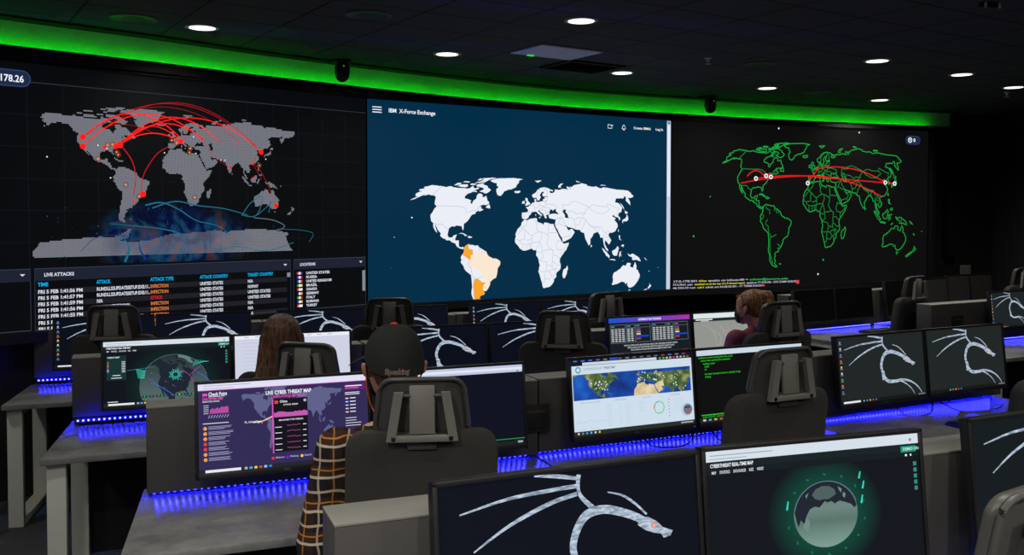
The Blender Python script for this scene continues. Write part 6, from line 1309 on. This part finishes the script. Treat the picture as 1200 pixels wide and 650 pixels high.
def person(root, sc, head_c, yaw, sh, el, wr, hd, hip=.56, sleeve=1, pitch=0, hu=((0, 0, 1), (0, 0, 1)), curl=(.5, .5), shirt=None, trousers=None, hw=.17):
    """sh, el, wr: (left, right) joints; one continuous body plus clothing"""
    bl = Blob(); M = head_pieces(bl, head_c, yaw, pitch, sc); hc = V(head_c)
    nb = (V(sh[0]) + V(sh[1])) / 2
    bl.hull([(hc + V((0, -.02, -.05)) * sc, .055 * sc), (nb + V((0, 0, .03)), .062 * sc)])
    # torso
    bl.hull([(nb + V((-.10, 0, -.03)), .075 * sc), (nb + V((.10, 0, -.03)), .075 * sc), (V((nb.x * .6 - .09, -.0, .88)), .095 * sc), (V((nb.x * .6 + .09, -.0, .88)), .095 * sc)])
    bl.hull([(V((nb.x * .6 - .09, -.0, .88)), .09 * sc), (V((nb.x * .6 + .09, .0, .88)), .09 * sc), (V((-.09, .0, hip + .05)), .105 * sc), (V((.09, .0, hip + .05)), .105 * sc)])
    for i in (0, 1):
        e = -1 if i == 0 else 1
        bl.chain([(V(sh[i]), .056 * sc), (V(el[i]), .042 * sc), (V(wr[i]), .027 * sc)])
        hand_pieces(bl, wr[i], hd[i], hu[i], sc, e * 1, curl[i])
        kn = V((e * .12, .42, hip - .02)); an = V((e * .13, .40, .10))
        bl.chain([(V((e * .09, 0, hip)), .085 * sc), (kn, .058 * sc), (an, .038 * sc)])
        bl.hull([(an + V((0, -.02, -.04)), .03), (an + V((0, .15, -.065)), .028)])
    body = bl.build('body', root, M_SKIN, .0075, 3)
    # shirt
    b = Blob(); g = .012
    b.hull([(nb + V((-.10, 0, -.03)), .075 * sc + g), (nb + V((.10, 0, -.03)), .075 * sc + g), (V((nb.x * .6 - .09, -.0, .88)), .095 * sc + g), (V((nb.x * .6 + .09, -.0, .88)), .095 * sc + g)])
    b.hull([(nb + V((-.05, -.005, .052)), .045), (nb + V((.05, -.005, .052)), .045), (nb + V((-.12, 0, .0)), .05 * sc + g), (nb + V((.12, 0, .0)), .05 * sc + g)])
    b.hull([(V((nb.x * .6 - .09, -.0, .88)), .09 * sc + g), (V((nb.x * .6 + .09, .0, .88)), .09 * sc + g), (V((-.09, .0, hip + .03)), .112 * sc + g), (V((.09, .0, hip + .03)), .112 * sc + g)])
    for i in (0, 1):
        S, E, Wv = V(sh[i]), V(el[i]), V(wr[i])
        b.hull([(S, .06 * sc + g), (E, .048 * sc + g)])
        if sleeve: b.hull([(E, .048 * sc + g), (E.lerp(Wv, .93), .034 * sc + g)])
    b.build('shirt', root, shirt, .011, 5)
    b = Blob()
    b.hull([(V((-.09, .0, hip + .02)), .108 * sc + g), (V((.09, .0, hip + .02)), .108 * sc + g)])
    for e in (-1, 1): b.chain([(V((e * .09, 0, hip)), .09 * sc + g), (V((e * .12, .42, hip - .02)), .064 * sc + g), (V((e * .13, .40, .14)), .052 * sc + g)])
    b.build('trousers', root, trousers, .012, 4)
    for e in (-1, 1):
        b = Blob(); an = V((e * .13, .40, .10)); b.hull([(an + V((0, -.03, -.055)), .042), (an + V((0, .17, -.065)), .034), (an + V((0, 0, -.01)), .045)]); o = b.build('shoe', root, M_RUB, .01, 3)
    return M, body
DEN = mat('dark_denim', (34, 38, 50), .9)
def head_obj(mb_, name, root, M):
    mb_.v = [tuple(M @ V(p)) for p in mb_.v]; return mb_.build(name, root)
def mask_and_eyes(root, M, body, mcol=M_MASK):
    b = MB(); vs = []; fs = []; n = 9; k = 7
    for j in range(k):
        z = .0 - .095 * j / (k - 1)
        for i in range(n):
            a = -1 + 2 * i / (n - 1); fr = .122 - .004 * abs(j - 3) - .055 * abs(a) ** 2.2 - (.012 if j == k - 1 else 0); vs.append((a * .064, fr, z - .006 * (1 - abs(a)) * (j - 3) / 3))
    for j in range(k - 1):
        for i in range(n - 1): fs.append((j * n + i, j * n + i + 1, (j + 1) * n + i + 1, (j + 1) * n + i))
    vs2 = [(x * .97, y - .004, z) for x, y, z in vs]; o = len(vs)
    fs2 = [tuple(o + q for q in f[::-1]) for f in fs]
    edge = [(i, i + 1) for i in range(n - 1)] + [((k - 1) * n + i + 1, (k - 1) * n + i) for i in range(n - 1)] + [(j * n + n - 1, (j + 1) * n + n - 1) for j in range(k - 1)] + [((j + 1) * n, j * n) for j in range(k - 1)]
    b.add(vs + vs2, fs + fs2 + [(q, p, p + o, q + o) for p, q in edge], mcol, True)
    for e in (-1, 1):
        b.tube(catmull([(e * .064, .062, -.01), (e * .083, .0, .028), (e * .092, -.030, .02), (e * .086, -.018, -.025), (e * .064, .055, -.085)], 4), .0022, mcol, 6)
    head_obj(b, 'face_mask', root, M)
    for e in (-1, 1):
        b = MB(); b.ball((e * .031, .082, .012), .012, mat('eye_white', (220, 216, 210), .3), 10); b.ball((e * .031, .0895, .012), .006, mat('iris', (50, 36, 26), .2), 8); head_obj(b, 'eye', root, M)
        b = MB(); b.tube([(e * .014, .094, .034), (e * .032, .09, .040), (e * .05, .076, .034)], .003, M_HAIR_D, 6); head_obj(b, 'eyebrow', root, M)
# --- man in plaid, capped
man = empty('person', (-.405, 3.28, 0), A_(8), 'person in a plaid shirt and black cap, seen from behind, sitting at a monitor', 'person')
M, body = person(man, 1.12, (-.01, .045, 1.333), A_(10), ((-.205, .0, 1.06), (.205, .0, 1.075)), ((-.285, -.03, .735), (.27, .04, .80)), ((-.15, .25, .795), (.13, .27, .80)), ((.2, 1, -.08), (-.2, 1, -.08)), shirt=plaid_mat(), trousers=DEN)
mask_and_eyes(man, M, body)
b = Blob(); b.hull([(V((0, -.02, .03)), (.083, .093, .08)), (V((0, -.05, -.03)), (.066, .055, .04))], 16); b.hull([(V((0, -.065, -.055)), (.052, .03, .03)), (V((0, -.06, -.02)), .06)], 12)
b.b.v = [tuple(M @ V(p)) for p in b.b.v]; b.build('hair', man, M_HAIR_SHORT, .006, 2)
cap = MB(); CAPM = mat('black_cap_cloth', (30, 31, 28), .9, noise_amt=.2, nscale=200, bump=.2)
prof = []
for k in range(15):
    t = k / 14 * math.pi / 2; prof.append((math.cos(t) ** .82 if k < 14 else .0005, math.sin(t)))
vs = []; fs = []; n = 36
for sh_, off in ((1, 0), (.965, 0)):
    for r_, z_ in prof:
        for k in range(n):
            a = 2 * math.pi * k / n; rx, ry = .0945 * sh_, .112 * sh_
            lowback = -.034 * (1 - z_) * max(0, -math.sin(a)) ** .8 + .012 * (1 - z_) * max(0, 1 - abs(math.sin(a)) * 2)
            seam = 1 - .012 * (abs(math.cos(3 * a)) < .08)
            vs.append((math.cos(a) * rx * r_ * seam, -.012 + math.sin(a) * ry * r_ * seam, .022 + lowback + z_ * .118 * sh_))
m_ = len(prof)
for q in (0, 1):
    for i in range(m_ - 1):
        for k in range(n):
            f = (q * m_ * n + i * n + k, q * m_ * n + i * n + (k + 1) % n, q * m_ * n + (i + 1) * n + (k + 1) % n, q * m_ * n + (i + 1) * n + k); fs.append(f if q == 0 else f[::-1])
for k in range(n): fs.append((k, m_ * n + k, m_ * n + (k + 1) % n, (k + 1) % n))
cap.add(vs, fs, CAPM, True); capo = head_obj(cap, 'cap', man, M)
b = MB(); b.ball((0, -.012, .141), .5, mat('red_button', (200, 60, 40), .7), 14, (.024, .024, .010)); head_obj(b, 'cap_button', capo, M)
b = MB(); vs = []; fs = []
for i in range(9):
    a = math.pi * (.2 + .6 * i / 8); c_ = (math.cos(a), math.sin(a))
    for j in range(5): rr = .098 + j * .017; vs.append((c_[0] * rr * .98, -.012 + c_[1] * (rr + .012), .03 - .10 * c_[0] ** 2 * j * .12))
for i in range(8):
    for j in range(4): fs.append((i * 5 + j, i * 5 + j + 1, (i + 1) * 5 + j + 1, (i + 1) * 5 + j))
o_ = len(vs); vs += [(x, y, z - .003) for x, y, z in vs]; fs += [tuple(o_ + q for q in f[::-1]) for f in fs]; b.add(vs, fs, CAPM, True); head_obj(b, 'cap_brim', capo, M)
def on_back(t, size, m, off, z, bold, dx=0):
    vs, fs, w = text_mesh(t, bold); k = size / w; b = MB(); out = []
    for p in vs:
        x = (p.x - w / 2) * k + dx; zz = z + p.y * k * 1.15; q = min(1, abs(x / .0945)); y = -.012 - .112 * math.sqrt(1 - q * q) * (1.0) - off; out.append((x, y, zz))
    b.add(out, fs, m); return b
EMB_W = mat('white_thread', (176, 166, 152), .8); EMB_R = mat('dark_red_thread', (96, 26, 28), .8)
for t_, m_2, off, bold, nm in (('Speaking', EMB_W, .0015, .055, 'embroidery_outline'), ('Speaking', EMB_R, .0028, .0, 'embroidery_letters')):
    head_obj(on_back(t_, .074, m_2, off, -.002, bold, -.010), nm, capo, M)
b = MB(); b.tube(catmull([(-.088, -.022, .0), (-.09, -.02, -.05), (-.075, -.01, -.11), (-.06, -.02, -.14)], 4), .0025, mat('orange_cord', (214, 96, 40), .7), 6); head_obj(b, 'lanyard', man, M)
# collar
b = MB(); b.lathe([(.075, 0), (.070, .03), (.064, .033), (.066, .0)], mat('dark_collar', (44, 34, 30), .95), n=24); c_ = b.build('collar', man); c_.location = (0, .012, 1.155); c_.rotation_euler = (.12, 0, 0)

# --- long-haired person
w1 = empty('person', (-1.125, 4.64, 0), A_(12), 'person with long brown hair seen from behind at the white monitor', 'person')
M, body = person(w1, .96, (-.02, .03, 1.262), A_(8), ((-.17, .0, 1.04), (.17, .0, 1.04)), ((-.23, .06, .80), (.23, .06, .80)), ((-.10, .30, .79), (.10, .30, .79)), ((.1, 1, -.05), (-.1, 1, -.05)), shirt=mat('black_knit', (30, 30, 34), .95), trousers=DEN, hip=.55)
mask_and_eyes(w1, M, body)
b = Blob(); b.hull([(V((0, -.018, .045)), (.098, .10, .088)), (V((0, -.04, -.03)), (.108, .078, .06))], 16); b.hull([(V((0, -.045, -.02)), (.108, .064, .05)), (V((-.015, -.07, -.16)), (.115, .045, .06))], 14)
b.hull([(V((-.02, -.07, -.14)), (.11, .045, .05)), (V((-.105, -.075, -.30)), (.085, .035, .04)), (V((.02, -.075, -.28)), (.06, .03, .04))], 14)
for k in range(26):
    a = -1 + 2 * k / 25; x0 = a * .106; b.chain([(V((x0, -.075 + .03 * a * a, .02)), .008), (V((x0 * 1.1 - .01, -.098 + .03 * a * a, -.13)), .009), (V((x0 * 1.0 - .045 - .02 * R_.random(), -.098, -.25)), .008), (V((x0 * 1.05 - .06, -.095, -.33 - .03 * R_.random())), .004)], 6)
b.b.v = [tuple(M @ V(p)) for p in b.b.v]; b.build('long_hair', w1, M_HAIR_BROWN, .0055, 2)

# --- person with a bun, maroon shirt, chin in hand
w2 = empty('person', (1.555, 5.80, 0), A_(27), 'person with golden brown hair in a bun, black mask and maroon shirt, facing left', 'person')
M, body = person(w2, .98, (-.045, .05, 1.30), A_(16), ((-.19, .02, 1.11), (.16, .0, 1.10)), ((-.25, .06, .85), (.22, .08, .82)), ((-.14, .34, .80), (.10, .32, .80)), ((.1, 1, -.05), (-.1, 1, -.05)), sleeve=0, shirt=mat('maroon_shirt', (122, 58, 74), .9), trousers=DEN, hip=.56)
mask_and_eyes(w2, M, body)
b = Blob(); b.hull([(V((0, -.02, .04)), (.086, .094, .084)), (V((0, -.045, -.01)), (.078, .06, .05))], 16); b.hull([(V((0, .045, .07)), (.06, .03, .03)), (V((0, 0, .08)), (.07, .06, .04))], 12)
b.hull([(V((0, -.075, .08)), (.045, .04, .04)), (V((0, -.115, .075)), (.04, .035, .045))], 12); b.hull([(V((0, -.07, .065)), .03), (V((0, -.125, .05)), .03)], 12)
for k in range(14):
    a = 2 * math.pi * k / 14; b.chain([(V((math.cos(a) * .03, -.115 + math.sin(a) * .03, .085)), .012), (V((math.cos(a + .9) * .034, -.12 + math.sin(a + .9) * .03, .05)), .012)], 6)
for k in range(5): b.chain([(V((.02 * k - .04, .08, .07)), .006), (V((.02 * k - .04, .105, .085 + .006 * (k % 2))), .003)], 6)
b.b.v = [tuple(M @ V(p)) for p in b.b.v]; b.build('pinned_hair', w2, M_HAIR_GOLD, .0055, 2)
